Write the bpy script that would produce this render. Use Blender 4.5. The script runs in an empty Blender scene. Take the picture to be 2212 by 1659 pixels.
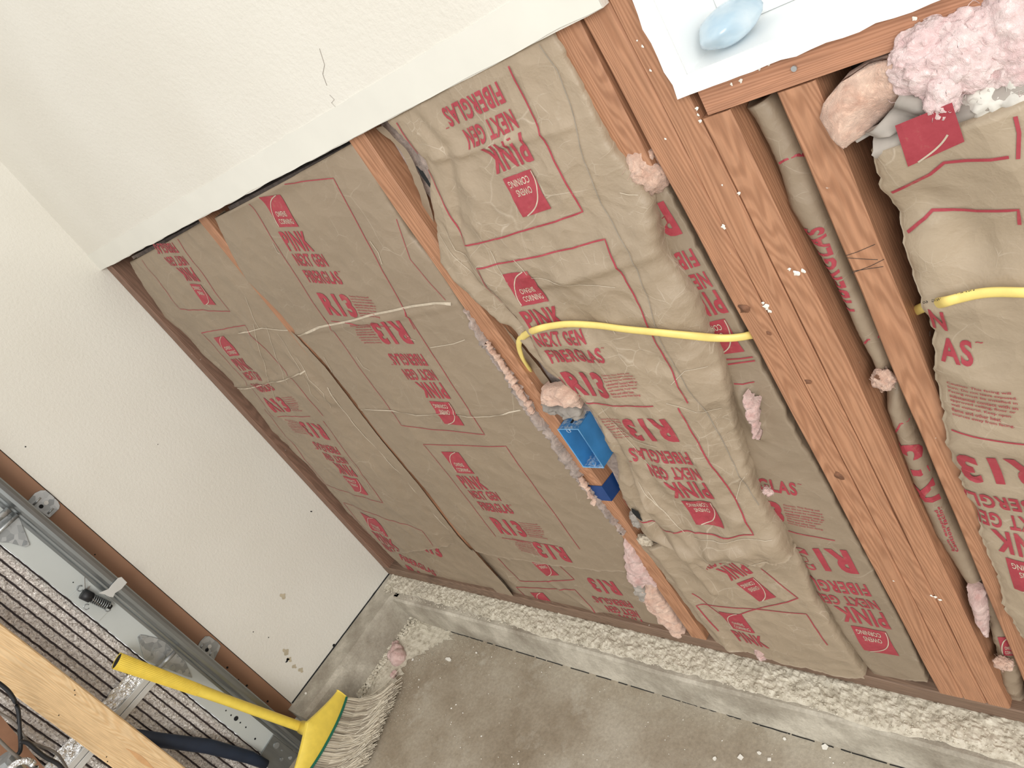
import bpy, bmesh, math, random
from mathutils import Vector, Matrix, noise
random.seed(7)
SC = bpy.context.scene
COL = SC.collection

# ------------------------------------------------------------------ camera
W, H, F = 2212.0, 1659.0, 1648.073
CX, CY = 1106.0, 829.5
RM = Matrix(((0.68576126, -0.04649602, -0.72633988),
             (0.5169497, -0.67138073, 0.531047),
             (-0.51234217, -0.73965264, -0.43637079)))
# rows = world axes expressed in (right, down, forward)
CAM = Vector((2.14886576, -0.71, 1.36211677))
RM = Matrix(((0.68576126, 0.5169497, -0.51234217), (-0.04649602, -0.67138073, -0.73965264), (-0.72633988, 0.531047, -0.43637079))).transposed()
RIGHT = RM @ Vector((1, 0, 0)); DOWN = RM @ Vector((0, 1, 0)); FWD = RM @ Vector((0, 0, 1))
cd = bpy.data.cameras.new('camera'); cam = bpy.data.objects.new('camera', cd); COL.objects.link(cam)
cam.matrix_world = Matrix(((RIGHT.x, -DOWN.x, -FWD.x, CAM.x), (RIGHT.y, -DOWN.y, -FWD.y, CAM.y), (RIGHT.z, -DOWN.z, -FWD.z, CAM.z), (0, 0, 0, 1)))
cd.sensor_width = 36; cd.lens = F / W * 36; cd.clip_start = 0.01
SC.camera = cam

# ------------------------------------------------------------------ light
SC.view_settings.view_transform = 'Standard'; SC.view_settings.look = 'None'
SC.view_settings.exposure = 0.12; SC.view_settings.gamma = 1; SC.view_settings.use_curve_mapping = False
wd = bpy.data.worlds.new('daylight'); SC.world = wd; wd.use_nodes = True
wn = wd.node_tree.nodes; wn['Background'].inputs[0].default_value = (1.0, 0.985, 0.95, 1); wn['Background'].inputs[1].default_value = 1.0
def area(name, loc, target, sx, sy, power, color):
    l = bpy.data.lights.new(name, 'AREA'); l.shape = 'RECTANGLE'; l.size = sx; l.size_y = sy; l.energy = power; l.color = color
    o = bpy.data.objects.new(name, l); COL.objects.link(o); o.location = loc
    o.rotation_euler = (Vector(target) - Vector(loc)).to_track_quat('-Z', 'Y').to_euler()
    return o
area('added_soft_area_light', (3.6, -2.6, 2.3), (0.7, 0, 0.5), 1.8, 1.6, 85, (1.0, 0.97, 0.92))  # added soft light behind the camera for direction and falloff; no door known there

# ------------------------------------------------------------------ pixel -> place
def ray(px, py): return RM @ Vector((px - CX, py - CY, F))
def at(px, py, ax=1, v=0.0):
    r = ray(px, py); return CAM + r * ((v - CAM[ax]) / r[ax])
def fbm(x, y, z, o=4): return noise.fractal(Vector((x, y, z)), 1.0, 2.0, o)
def nz(x, y, z=0): return noise.noise(Vector((x, y, z)))

# ------------------------------------------------------------------ materials
MATS = {}
def mat(name, build):
    if name in MATS: return MATS[name]
    m = bpy.data.materials.new(name); m.use_nodes = True; nt = m.node_tree
    b = nt.nodes['Principled BSDF']; build(nt, b); MATS[name] = m; return m
def N(nt, t, **k):
    n = nt.nodes.new(t)
    for a, v in k.items():
        if a in n.inputs.keys(): n.inputs[a].default_value = v
        else: setattr(n, a, v)
    return n
def L(nt, a, b): nt.links.new(a, b)
def coords(nt, scale=(1, 1, 1), kind='Object', rot=(0, 0, 0)):
    tc = N(nt, 'ShaderNodeTexCoord'); mp = N(nt, 'ShaderNodeMapping'); mp.inputs['Scale'].default_value = scale
    mp.inputs['Rotation'].default_value = rot; L(nt, tc.outputs[kind], mp.inputs[0]); return mp.outputs[0]
def tnoise(nt, v, scale, detail=4, rough=.55, dist=0):
    n = N(nt, 'ShaderNodeTexNoise'); n.inputs['Scale'].default_value = scale; n.inputs['Detail'].default_value = detail
    n.inputs['Roughness'].default_value = rough; n.inputs['Distortion'].default_value = dist; L(nt, v, n.inputs['Vector']); return n.outputs['Fac']
def ramp(nt, v, stops):
    r = N(nt, 'ShaderNodeValToRGB'); e = r.color_ramp.elements
    while len(e) < len(stops): e.new(0.5)
    for i, (p, c) in enumerate(stops):
        e[i].position = p; e[i].color = (c, c, c, 1) if isinstance(c, (int, float)) else (*c, 1)
    L(nt, v, r.inputs[0]); return r.outputs[0]
def mix(nt, f, a, b, mode='MIX'):
    m = N(nt, 'ShaderNodeMix', data_type='RGBA', blend_type=mode)
    if isinstance(f, (int, float)): m.inputs[0].default_value = f
    else: L(nt, f, m.inputs[0])
    for i, x in ((6, a), (7, b)):
        if isinstance(x, tuple): m.inputs[i].default_value = (*x, 1)
        else: L(nt, x, m.inputs[i])
    return m.outputs[2]
def bump(nt, b, h, st=.3, d=.002, prev=None):
    n = N(nt, 'ShaderNodeBump'); n.inputs['Strength'].default_value = st; n.inputs['Distance'].default_value = d
    L(nt, h, n.inputs['Height'])
    if prev: L(nt, prev, n.inputs['Normal'])
    L(nt, n.outputs[0], b.inputs['Normal']); return n.outputs[0]
def flat(name, c, rough=.6, metal=0, var=.12, sc=30):
    def f(nt, b):
        v = coords(nt); n = tnoise(nt, v, sc)
        d = tuple(x * (1 - var) for x in c); u = tuple(min(1, x * (1 + var)) for x in c)
        L(nt, ramp(nt, n, [(.3, d), (.7, u)]), b.inputs['Base Color'])
        b.inputs['Roughness'].default_value = rough; b.inputs['Metallic'].default_value = metal
    return mat(name, f)

def m_drywall(nt, b):
    v = coords(nt)
    big = ramp(nt, tnoise(nt, v, 2.2, 3), [(.35, (.66, .635, .57)), (.7, (.71, .69, .63))])
    spots = ramp(nt, tnoise(nt, v, 38, 3, .7), [(.70, 0), (.80, .55)])
    sm = ramp(nt, tnoise(nt, v, 5, 2), [(.52, 0), (.66, 1)])
    m1 = N(nt, 'ShaderNodeMath', operation='MULTIPLY'); L(nt, spots, m1.inputs[0]); L(nt, sm, m1.inputs[1])
    L(nt, mix(nt, m1.outputs[0], big, (.34, .30, .22)), b.inputs['Base Color'])
    b.inputs['Roughness'].default_value = .75
    bump(nt, b, tnoise(nt, v, 130, 3, .6), .35, .003)
M_DRY = mat('painted_drywall', m_drywall)
M_BAND = flat('smooth_joint_compound', (.70, .69, .63), .8, 0, .03, 12)
M_GYP = flat('gypsum_edge', (.80, .79, .74), .95, 0, .08, 60)

def kraft(name, tint, cr=1.0):
    def f(nt, b):
        v = coords(nt)
        base = ramp(nt, tnoise(nt, v, 4.5, 4, .6), [(.3, tuple(x * .86 for x in tint)), (.72, tuple(min(1, x * 1.10) for x in tint))])
        fib = ramp(nt, tnoise(nt, v, 160, 3, .7), [(.3, tuple(x * .93 for x in tint)), (.8, tuple(x * 1.06 for x in tint))])
        c = mix(nt, .35, base, fib)
        # whitish worn creases
        dn = N(nt, 'ShaderNodeTexNoise'); dn.inputs['Scale'].default_value = 9; L(nt, v, dn.inputs['Vector'])
        dv = N(nt, 'ShaderNodeVectorMath', operation='MULTIPLY_ADD'); L(nt, dn.outputs['Color'], dv.inputs[0]); dv.inputs[1].default_value = (.06, .06, .06); L(nt, v, dv.inputs[2])
        fac = None
        for sc, wdt, a in ((9, .010, .40), (24, .022, .38), (55, .03, .3)):
            vo = N(nt, 'ShaderNodeTexVoronoi', feature='DISTANCE_TO_EDGE'); vo.inputs['Scale'].default_value = sc; L(nt, dv.outputs[0], vo.inputs['Vector'])
            e = ramp(nt, vo.outputs['Distance'], [(0.0, min(1, a * cr)), (wdt, 0)])
            mk = ramp(nt, tnoise(nt, v, sc * .55, 2), [(.54 - .06 * (cr - 1), 0), (.70 - .06 * (cr - 1), 1)])
            mm = N(nt, 'ShaderNodeMath', operation='MULTIPLY'); L(nt, e, mm.inputs[0]); L(nt, mk, mm.inputs[1])
            if fac is None: fac = mm.outputs[0]
            else:
                ad = N(nt, 'ShaderNodeMath', operation='MAXIMUM'); L(nt, fac, ad.inputs[0]); L(nt, mm.outputs[0], ad.inputs[1]); fac = ad.outputs[0]
        c = mix(nt, fac, c, (.60, .52, .42))
        dust = ramp(nt, tnoise(nt, v, 14, 5, .75), [(.64, 0), (.85, .5)])
        c = mix(nt, dust, c, (.55, .49, .40))
        L(nt, c, b.inputs['Base Color']); b.inputs['Roughness'].default_value = .52
        vf = N(nt, 'ShaderNodeTexVoronoi', feature='F1'); vf.inputs['Scale'].default_value = 26; L(nt, dv.outputs[0], vf.inputs['Vector'])
        b0 = bump(nt, b, vf.outputs['Distance'], .32 * cr, .010)
        b1 = bump(nt, b, tnoise(nt, dv.outputs[0], 20, 5, .62), .4 * cr, .007, b0)
        bump(nt, b, fac, .3, .002, b1)
    return mat(name, f)
M_KRAFT = kraft('kraft_paper', (.285, .222, .157), .8)
M_KRAFTC = kraft('crumpled_kraft_paper', (.345, .272, .193), 1.35)
M_KRAFT_L = flat('worn_crease_and_sheen', (.50, .43, .335), .7, 0, .12, 80)
M_KRAFT_D = flat('kraft_paper_back', (.26, .225, .18), .8, 0, .2, 40)
def m_ink(nt, b):
    v = coords(nt)
    n = ramp(nt, tnoise(nt, v, 70, 4, .7), [(.30, (.31, .034, .050)), (.60, (.36, .048, .066)), (.78, (.34, .15, .11))])
    L(nt, n, b.inputs['Base Color']); b.inputs['Roughness'].default_value = .6
M_INK = mat('red_printing_ink', m_ink)

def wood(name, c1, c2, c3, axis=2, knots=True, dirt=.5, rough=.62):
    def f(nt, b):
        oi = N(nt, 'ShaderNodeObjectInfo')
        tc = N(nt, 'ShaderNodeTexCoord')
        off = N(nt, 'ShaderNodeVectorMath', operation='MULTIPLY_ADD'); L(nt, oi.outputs['Random'], off.inputs[0]); off.inputs[1].default_value = (7.3, 3.1, 5.7); L(nt, tc.outputs['Object'], off.inputs[2])
        s = [1, 1, 1]; s[axis] = .09
        mp = N(nt, 'ShaderNodeMapping'); mp.inputs['Scale'].default_value = s; L(nt, off.outputs[0], mp.inputs[0]); v = mp.outputs[0]
        warp = N(nt, 'ShaderNodeTexNoise'); warp.inputs['Scale'].default_value = 14; warp.inputs['Detail'].default_value = 2; L(nt, v, warp.inputs['Vector'])
        wv = N(nt, 'ShaderNodeVectorMath', operation='MULTIPLY_ADD'); L(nt, warp.outputs['Color'], wv.inputs[0]); wv.inputs[1].default_value = (.07, .07, .07); L(nt, v, wv.inputs[2])
        w = N(nt, 'ShaderNodeTexWave', wave_type='BANDS', bands_direction='DIAGONAL'); w.inputs['Scale'].default_value = 62; w.inputs['Distortion'].default_value = 6; w.inputs['Detail'].default_value = 2; w.inputs['Detail Scale'].default_value = .8
        L(nt, wv.outputs[0], w.inputs['Vector'])
        c = ramp(nt, w.outputs['Fac'], [(.0, c2), (.35, c1), (.8, c1), (1, c2)])
        tone = ramp(nt, tnoise(nt, v, 9, 3), [(.3, c3), (.7, c1)])
        c = mix(nt, .45, c, tone)
        fine = ramp(nt, tnoise(nt, v, 240, 2), [(.35, .86), (.7, 1.06)])
        c = mix(nt, 1.0, c, fine, 'MULTIPLY')
        pl = coords(nt)
        st = ramp(nt, tnoise(nt, pl, 6, 4, .7), [(.58, 0), (.75, dirt)])
        c = mix(nt, st, c, tuple(x * .48 for x in c2))
        sp = ramp(nt, tnoise(nt, pl, 95, 2, .6), [(.755, 0), (.78, .8 * dirt)])
        c = mix(nt, sp, c, (.78, .74, .68))
        L(nt, c, b.inputs['Base Color']); b.inputs['Roughness'].default_value = rough
        bump(nt, b, w.outputs['Fac'], .12, .001)
    return mat(name, f)
M_FIR = wood('fir_stud_wood', (.47, .24, .135), (.29, .13, .065), (.37, .185, .105))
M_FIRX = wood('fir_sill_wood', (.50, .25, .15), (.32, .14, .075), (.42, .21, .12), axis=0)
M_PLATE = wood('old_plate_wood', (.24, .155, .105), (.14, .085, .055), (.18, .12, .09), axis=0, dirt=.7)
M_PINE = wood('new_pine_wood', (.80, .585, .34), (.66, .42, .20), (.72, .50, .27), dirt=.0, rough=.5)
M_CORNER = wood('corner_stud_wood', (.25, .135, .09), (.15, .08, .05), (.20, .12, .085), dirt=.5)
M_TRIM = flat('brown_painted_trim', (.27, .145, .085), .6, 0, .10, 8)

def m_conc(nt, b):
    v = coords(nt)
    c = ramp(nt, tnoise(nt, v, 4, 5, .65), [(.32, (.25, .20, .14)), (.5, (.345, .295, .225)), (.68, (.44, .395, .32))])
    fine = ramp(nt, tnoise(nt, v, 120, 4, .7), [(.3, .82), (.7, 1.12)])
    c = mix(nt, 1.0, c, fine, 'MULTIPLY')
    du = ramp(nt, tnoise(nt, v, 9, 6, .8), [(.56, 0), (.75, .5)])
    c = mix(nt, du, c, (.56, .53, .46))
    L(nt, c, b.inputs['Base Color']); b.inputs['Roughness'].default_value = .85
    bump(nt, b, tnoise(nt, v, 90, 5, .7), .35, .003)
M_FLOOR = mat('stained_concrete_floor', m_conc)
def m_curb(nt, b):
    v = coords(nt)
    c = ramp(nt, tnoise(nt, v, 7, 5, .65), [(.32, (.27, .235, .185)), (.5, (.40, .365, .30)), (.66, (.58, .54, .455))])
    fine = ramp(nt, tnoise(nt, v, 150, 4, .7), [(.3, .85), (.7, 1.1)])
    c = mix(nt, 1.0, c, fine, 'MULTIPLY')
    L(nt, c, b.inputs['Base Color']); b.inputs['Roughness'].default_value = .88
    bump(nt, b, tnoise(nt, v, 110, 4, .7), .5, .004)
M_CURB = mat('curb_concrete', m_curb)
def m_crust(nt, b):
    v = coords(nt)
    c = ramp(nt, tnoise(nt, v, 60, 5, .7), [(.30, (.34, .30, .23)), (.50, (.60, .555, .455)), (.7, (.70, .66, .56))])
    g = ramp(nt, tnoise(nt, v, 7, 3), [(.55, 0), (.75, .4)])
    c = mix(nt, g, c, (.38, .35, .29))
    L(nt, c, b.inputs['Base Color']); b.inputs['Roughness'].default_value = .95
    bump(nt, b, tnoise(nt, v, 200, 4, .7), .5, .003)
M_CRUST = mat('crumbly_mortar', m_crust)
def wool(name, a, c2):
    def f(nt, b):
        v = coords(nt)
        c = ramp(nt, tnoise(nt, v, 28, 5, .7, 1.5), [(.3, a), (.65, c2)])
        L(nt, c, b.inputs['Base Color']); b.inputs['Roughness'].default_value = 1
        b.inputs['Sheen Weight'].default_value = .3
        bump(nt, b, tnoise(nt, v, 110, 5, .75, 2), .7, .008)
    return mat(name, f)
M_WOOL = wool('pink_glass_wool', (.55, .32, .29), (.84, .63, .58))
M_WOOLP = wool('peach_glass_wool', (.58, .34, .25), (.86, .62, .49))
M_WOOLB = wool('bright_pink_glass_wool', (.82, .55, .55), (.95, .80, .78))
M_WOOLD = wool('dusty_glass_wool', (.22, .165, .14), (.56, .44, .38))
M_BLUE = flat('blue_plastic', (.045, .22, .50), .42, 0, .15, 25)
def m_bluedust(nt, b):
    v = coords(nt)
    d = ramp(nt, tnoise(nt, v, 120, 4, .8), [(.48, 0), (.62, .75)])
    L(nt, mix(nt, d, (.04, .19, .44), (.55, .60, .62)), b.inputs['Base Color']); b.inputs['Roughness'].default_value = .6
M_BLUED = mat('dusty_blue_plastic', m_bluedust)
M_TAPE = flat('dark_blue_tape', (.012, .055, .20), .5, 0, .1, 30)
M_YEL = flat('yellow_cable_sheath', (.80, .64, .20), .45, 0, .06, 60)
M_BROOM = flat('yellow_plastic', (.80, .61, .09), .42, 0, .06, 50)
M_GREEN = flat('green_plastic', (.01, .14, .09), .45, 0, .1)
M_BRIS = flat('beige_bristle', (.52, .46, .355), .6, 0, .22, 20)
M_NAVY = flat('navy_rubber', (.012, .022, .045), .5, 0, .3, 12)
M_BLACK = flat('black_rubber', (.012, .013, .016), .5, 0, .3, 12)
M_GREYC = flat('grey_cable_sheath', (.17, .15, .13), .5, 0, .2, 12)
M_STILE = flat('pale_grey_steel_paint', (.50, .53, .52), .45, .15, .05, 6)
M_ALU = flat('white_grey_aluminium', (.58, .58, .56), .4, .25, .06, 12)
M_HOLE = flat('dark_hole', (.006, .007, .008), .9)
M_INKB = flat('black_printing_ink', (.02, .02, .02), .6)
M_WHITE = flat('white_plaster', (.80, .78, .72), .85, 0, .06, 40)
M_GREYPAP = flat('grey_paper_backing', (.32, .29, .26), .85, 0, .25, 25)
M_VINYL = flat('white_vinyl', (.86, .88, .88), .35, 0, .02, 6)
M_SHEATH = flat('dark_wall_sheathing', (.075, .065, .06), .9, 0, .3, 10)
M_STAIN = flat('brown_stain', (.46, .40, .29), .8, 0, .15, 60)
def m_galv(nt, b):
    v = coords(nt)
    vo = N(nt, 'ShaderNodeTexVoronoi'); vo.inputs['Scale'].default_value = 70; L(nt, v, vo.inputs['Vector'])
    c = ramp(nt, vo.outputs['Color'], [(.2, (.30, .32, .33)), (.9, (.52, .54, .55))])
    L(nt, c, b.inputs['Base Color']); b.inputs['Metallic'].default_value = .75; b.inputs['Roughness'].default_value = .42
M_GALV = mat('galvanised_steel', m_galv)
def m_track(nt, b):
    v = coords(nt, (1, 1, .1)); n = tnoise(nt, v, 30, 4, .6)
    L(nt, ramp(nt, n, [(.3, (.20, .215, .22)), (.7, (.34, .36, .365))]), b.inputs['Base Color'])
    b.inputs['Metallic'].default_value = .85; b.inputs['Roughness'].default_value = .33
M_TRACK = mat('dull_steel_track', m_track)
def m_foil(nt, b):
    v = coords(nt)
    L(nt, ramp(nt, tnoise(nt, v, 150, 4, .75, .6), [(.33, (.22, .19, .18)), (.46, (.80, .75, .72)), (.58, (1, .97, .94))]), b.inputs['Base Color'])  # dark to white ramp paints crinkle shading and reflections into the foil colour
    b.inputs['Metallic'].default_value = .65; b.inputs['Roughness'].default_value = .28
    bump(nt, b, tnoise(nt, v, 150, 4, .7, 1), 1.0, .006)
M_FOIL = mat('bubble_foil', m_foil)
def m_ftape(nt, b):
    v = coords(nt)
    b.inputs['Base Color'].default_value = (.88, .89, .9, 1); b.inputs['Metallic'].default_value = .9; b.inputs['Roughness'].default_value = .2
    bump(nt, b, tnoise(nt, v, 75, 3, .6, 1), 1.0, .008)
M_FTAPE = mat('foil_tape', m_ftape)
def m_glass(nt, b):
    b.inputs['Base Color'].default_value = (.9, .97, 1, 1); b.inputs['Roughness'].default_value = .02; b.inputs['Transmission Weight'].default_value = 1; b.inputs['IOR'].default_value = 1.1
M_GLASS = mat('window_glass', m_glass)
def m_bag(nt, b):
    v = coords(nt)
    L(nt, ramp(nt, tnoise(nt, v, 25, 3), [(.3, (.50, .70, .85)), (.7, (.85, .93, .97))]), b.inputs['Base Color'])
    b.inputs['Roughness'].default_value = .2; b.inputs['Transmission Weight'].default_value = .5
M_BAG = mat('blue_clear_plastic', m_bag)

# ------------------------------------------------------------------ object helpers
def mk(name, verts, faces, mats, parent=None, fm=None, smooth=False, label=None, cat=None, kind=None, group=None, bevel=0):
    me = bpy.data.meshes.new(name); me.from_pydata([tuple(v) for v in verts], [], faces)
    if not isinstance(mats, (list, tuple)): mats = [mats]
    for m in mats: me.materials.append(m)
    if fm: me.polygons.foreach_set('material_index', fm)
    if smooth: me.polygons.foreach_set('use_smooth', [True] * len(me.polygons))
    me.update()
    o = bpy.data.objects.new(name, me); COL.objects.link(o)
    if parent: o.parent = parent
    if label: o['label'] = label
    if cat: o['category'] = cat
    if kind: o['kind'] = kind
    if group: o['group'] = group
    if bevel:
        b = o.modifiers.new('bevel', 'BEVEL'); b.width = bevel; b.segments = 2; b.limit_method = 'ANGLE'
    return o
def empty(name, label=None, cat=None, group=None, kind=None):
    o = bpy.data.objects.new(name, None); COL.objects.link(o); o.empty_display_size = .05
    if label: o['label'] = label
    if cat: o['category'] = cat
    if group: o['group'] = group
    if kind: o['kind'] = kind
    return o
class MB:
    def __init__(s): s.v = []; s.f = []; s.m = []
    def add(s, v, f, m=0):
        k = len(s.v); s.v += [Vector(q) for q in v]; s.f += [tuple(i + k for i in q) for q in f]; s.m += [m] * len(f)
    def box(s, a, b, m=0):
        x0, y0, z0 = a; x1, y1, z1 = b
        s.add([(x0, y0, z0), (x1, y0, z0), (x1, y1, z0), (x0, y1, z0), (x0, y0, z1), (x1, y0, z1), (x1, y1, z1), (x0, y1, z1)],
              [(0, 3, 2, 1), (4, 5, 6, 7), (0, 1, 5, 4), (1, 2, 6, 5), (2, 3, 7, 6), (3, 0, 4, 7)], m)
    def prism(s, poly, d, m=0):
        n = len(poly); a = [Vector(p) for p in poly]; b = [p + Vector(d) for p in a]
        s.add(a + b, [tuple(range(n)), tuple(range(2 * n - 1, n - 1, -1))] + [(i, i + n, (i + 1) % n + n, (i + 1) % n) for i in range(n)], m)
    def tube(s, pts, r, seg=10, m=0, ry=None, up=None, cap=True):
        pts = [Vector(p) for p in pts]; n = len(pts); rings = []
        for i, p in enumerate(pts):
            t = (pts[min(i + 1, n - 1)] - pts[max(i - 1, 0)]).normalized()
            u = Vector(up) if up else (Vector((0, 0, 1)) if abs(t.z) < .9 else Vector((0, 1, 0)))
            a = t.cross(u).normalized(); b = a.cross(t).normalized()
            rr = r[i] if isinstance(r, (list, tuple)) else r
            r2 = (ry[i] if isinstance(ry, (list, tuple)) else ry) if ry else rr
            rings.append([p + a * math.cos(2 * math.pi * k / seg) * r2 + b * math.sin(2 * math.pi * k / seg) * rr for k in range(seg)])
        v = [q for g in rings for q in g]; f = []
        for i in range(n - 1):
            for k in range(seg):
                k2 = (k + 1) % seg; f.append((i * seg + k, i * seg + k2, (i + 1) * seg + k2, (i + 1) * seg + k))
        if cap: f.append(tuple(range(seg - 1, -1, -1))); f.append(tuple((n - 1) * seg + k for k in range(seg)))
        s.add(v, f, m)
    def obj(s, name, mats, parent=None, **k): return mk(name, s.v, s.f, mats, parent, fm=s.m, **k)
def catmull(pts, n=6):
    pts = [Vector(p) for p in pts]; out = []
    for i in range(len(pts) - 1):
        p0 = pts[max(i - 1, 0)]; p1 = pts[i]; p2 = pts[i + 1]; p3 = pts[min(i + 2, len(pts) - 1)]
        for k in range(n):
            t = k / n; out.append(.5 * ((2 * p1) + (p2 - p0) * t + (2 * p0 - 5 * p1 + 4 * p2 - p3) * t * t + (3 * p1 - p0 - 3 * p2 + p3) * t ** 3))
    out.append(pts[-1]); return out

# ------------------------------------------------------------------ lettering
_TC = {}
def glyphs(s, bold=.03):
    k = (s, bold)
    if k in _TC: return _TC[k]
    c = bpy.data.curves.new('t', 'FONT'); c.body = s; c.offset = bold; c.space_character = 1.13 if bold > .02 else 1.0; c.resolution_u = 2 if len(s) > 12 else 3
    o = bpy.data.objects.new('t', c); COL.objects.link(o)
    dg = bpy.context.evaluated_depsgraph_get(); dg.update(); me = bpy.data.meshes.new_from_object(o.evaluated_get(dg))
    bm = bmesh.new(); bm.from_mesh(me)
    bmesh.ops.triangulate(bm, faces=bm.faces)
    xs = [v.co.x for v in bm.verts]; ys = [v.co.y for v in bm.verts]
    x0, x1, y0, y1 = min(xs), max(xs), min(ys), max(ys)
    for v in bm.verts: v.co.x = (v.co.x - x0) / (x1 - x0); v.co.y = (v.co.y - y0) / (y1 - y0); v.co.z = 0
    if len(s) <= 12:
        for it in range(2):
            es = [e for e in bm.edges if abs(e.verts[0].co.y - e.verts[1].co.y) > .22]
            bmesh.ops.subdivide_edges(bm, edges=es, cuts=1); bmesh.ops.triangulate(bm, faces=bm.faces)
    bm.verts.index_update()
    r = ([v.co.copy() for v in bm.verts], [tuple(q.index for q in f.verts) for f in bm.faces])
    bm.free(); bpy.data.objects.remove(o); bpy.data.curves.remove(c); bpy.data.meshes.remove(me)
    _TC[k] = r; return r

# ------------------------------------------------------------------ kraft faced sheets
def polyT(p):
    d = [0]
    for a, b in zip(p, p[1:]): d.append(d[-1] + (Vector(b) - Vector(a)).length)
    return [x / d[-1] for x in d]
def evalp(p, t, v):
    for i in range(len(t) - 1):
        if v <= t[i + 1] or i == len(t) - 2:
            k = (v - t[i]) / max(1e-9, t[i + 1] - t[i]); return Vector(p[i]).lerp(Vector(p[i + 1]), k)
class Sheet:
    """a sheet of faced insulation between two traced edges on the wall"""
    def __init__(s, Lp, Rp, y=0.0, depth=None, jag=.003, jagb=.006, seed=0):
        s.L = [at(*p, 1, y).xz for p in Lp]; s.R = [at(*p, 1, y).xz for p in Rp]; s.y = y
        s.tL = polyT(s.L); s.tR = polyT(s.R); s.dfn = depth or (lambda x, z, u, v: 0); s.jag = jag; s.jagb = jagb; s.seed = seed; s.creases = []
        s.K = 80; s.Lt = [evalp(s.L, s.tL, i / s.K) for i in range(s.K + 1)]; s.Rt = [evalp(s.R, s.tR, i / s.K) for i in range(s.K + 1)]
    def edge(s, tab, v):
        v = max(0, min(1, v)) * s.K; i = min(int(v), s.K - 1); return tab[i].lerp(tab[i + 1], v - i)
    def uv(s, x, z):
        u = .5; v = .5
        for it in range(6):
            lo, hi = 0.0, 1.0
            for k in range(11):
                m = (lo + hi) / 2; zz = s.edge(s.Lt, m).y * (1 - u) + s.edge(s.Rt, m).y * u
                if zz > z: lo = m
                else: hi = m
            v = (lo + hi) / 2; a = s.edge(s.Lt, v).x; b = s.edge(s.Rt, v).x
            u = (x - a) / (b - a) if b != a else .5
            u = max(-.3, min(1.3, u))
        return u, v
    def depth(s, x, z, u, v):
        d = s.y + s.dfn(x, z, min(1, max(0, u)), v)
        for (x1, z1, x2, z2, w, h) in s.creases:
            ax, az = x2 - x1, z2 - z1; l2 = ax * ax + az * az; t = max(0, min(1, ((x - x1) * ax + (z - z1) * az) / l2))
            dd = math.hypot(x - x1 - ax * t, z - z1 - az * t)
            if dd < 3 * w: d -= h * math.exp(-(dd / w) ** 2)
        return d
    def surf(s, x, z):
        u, v = s.uv(x, z); return s.depth(x, z, u, v), u, v
    def hit(s, px, py, it=16):
        y = s.y
        for i in range(it):
            p = at(px, py, 1, y); yn, u, v = s.surf(p.x, p.z); y = y + (yn - y) * .55
        return p, u, v
    def crease(s, a, b, w, h):
        p = at(*a, 1, s.y); q = at(*b, 1, s.y); s.creases.append((p.x, p.z, q.x, q.z, w, h))
    def build(s, root, name='kraft_facing', st=.006, back=.02, m=None, curl=.012, bcurl=.01):
        hgt = max(abs(s.L[0].y - s.L[-1].y), abs(s.R[0].y - s.R[-1].y)); wid = max(abs(s.edge(s.Rt, k / 10).x - s.edge(s.Lt, k / 10).x) for k in range(11))
        nv = max(8, int(hgt / st)); nu = max(6, int(wid / st)); V = []; Fc = []
        for j in range(nv + 1):
            v = j / nv; a = s.edge(s.Lt, v); b = s.edge(s.Rt, v)
            ja = s.jag * (nz(j * .35, s.seed, 1) + .6 * nz(j * 1.1, s.seed, 2)); jb = s.jag * (nz(j * .35, s.seed, 5) + .6 * nz(j * 1.1, s.seed, 6))
            for i in range(nu + 1):
                u = i / nu; p = a.lerp(b, u); x = p.x + ja * (1 - u) + jb * u; z = p.y
                if v > .9: z += s.jagb * (nz(i * .22, s.seed, 8) + .5 * nz(i * .9, s.seed, 9)) * (v - .9) * 10
                y = s.depth(x, z, u, v)
                V.append((x, y, z))
        for j in range(nv):
            for i in range(nu):
                a = j * (nu + 1) + i; Fc.append((a, a + nu + 1, a + nu + 2, a + 1))
        # returned edges (paper folded back towards the cavity)
        def skirt(idx, dx, dz):
            k = len(V)
            for q in idx:
                x, y, z = V[q]; V.append((x + dx * .3, y + back * .35, z + dz * .3))
            for q in idx:
                x, y, z = V[q]; V.append((x + dx, y + back, z + dz))
            n = len(idx)
            for i in range(n - 1):
                Fc.append((idx[i], idx[i + 1], k + i + 1, k + i)); Fc.append((k + i, k + i + 1, k + n + i + 1, k + n + i))
        if back:
            skirt([j * (nu + 1) for j in range(nv + 1)], curl * .2, 0); skirt([j * (nu + 1) + nu for j in range(nv + 1)], -curl * .2, 0)
            skirt([nv * (nu + 1) + i for i in range(nu + 1)], 0, bcurl * .2); skirt([i for i in range(nu + 1)], 0, -.002)
        s.obj = mk(name, V, Fc, m or M_KRAFT, root, smooth=True); return s.obj
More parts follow.
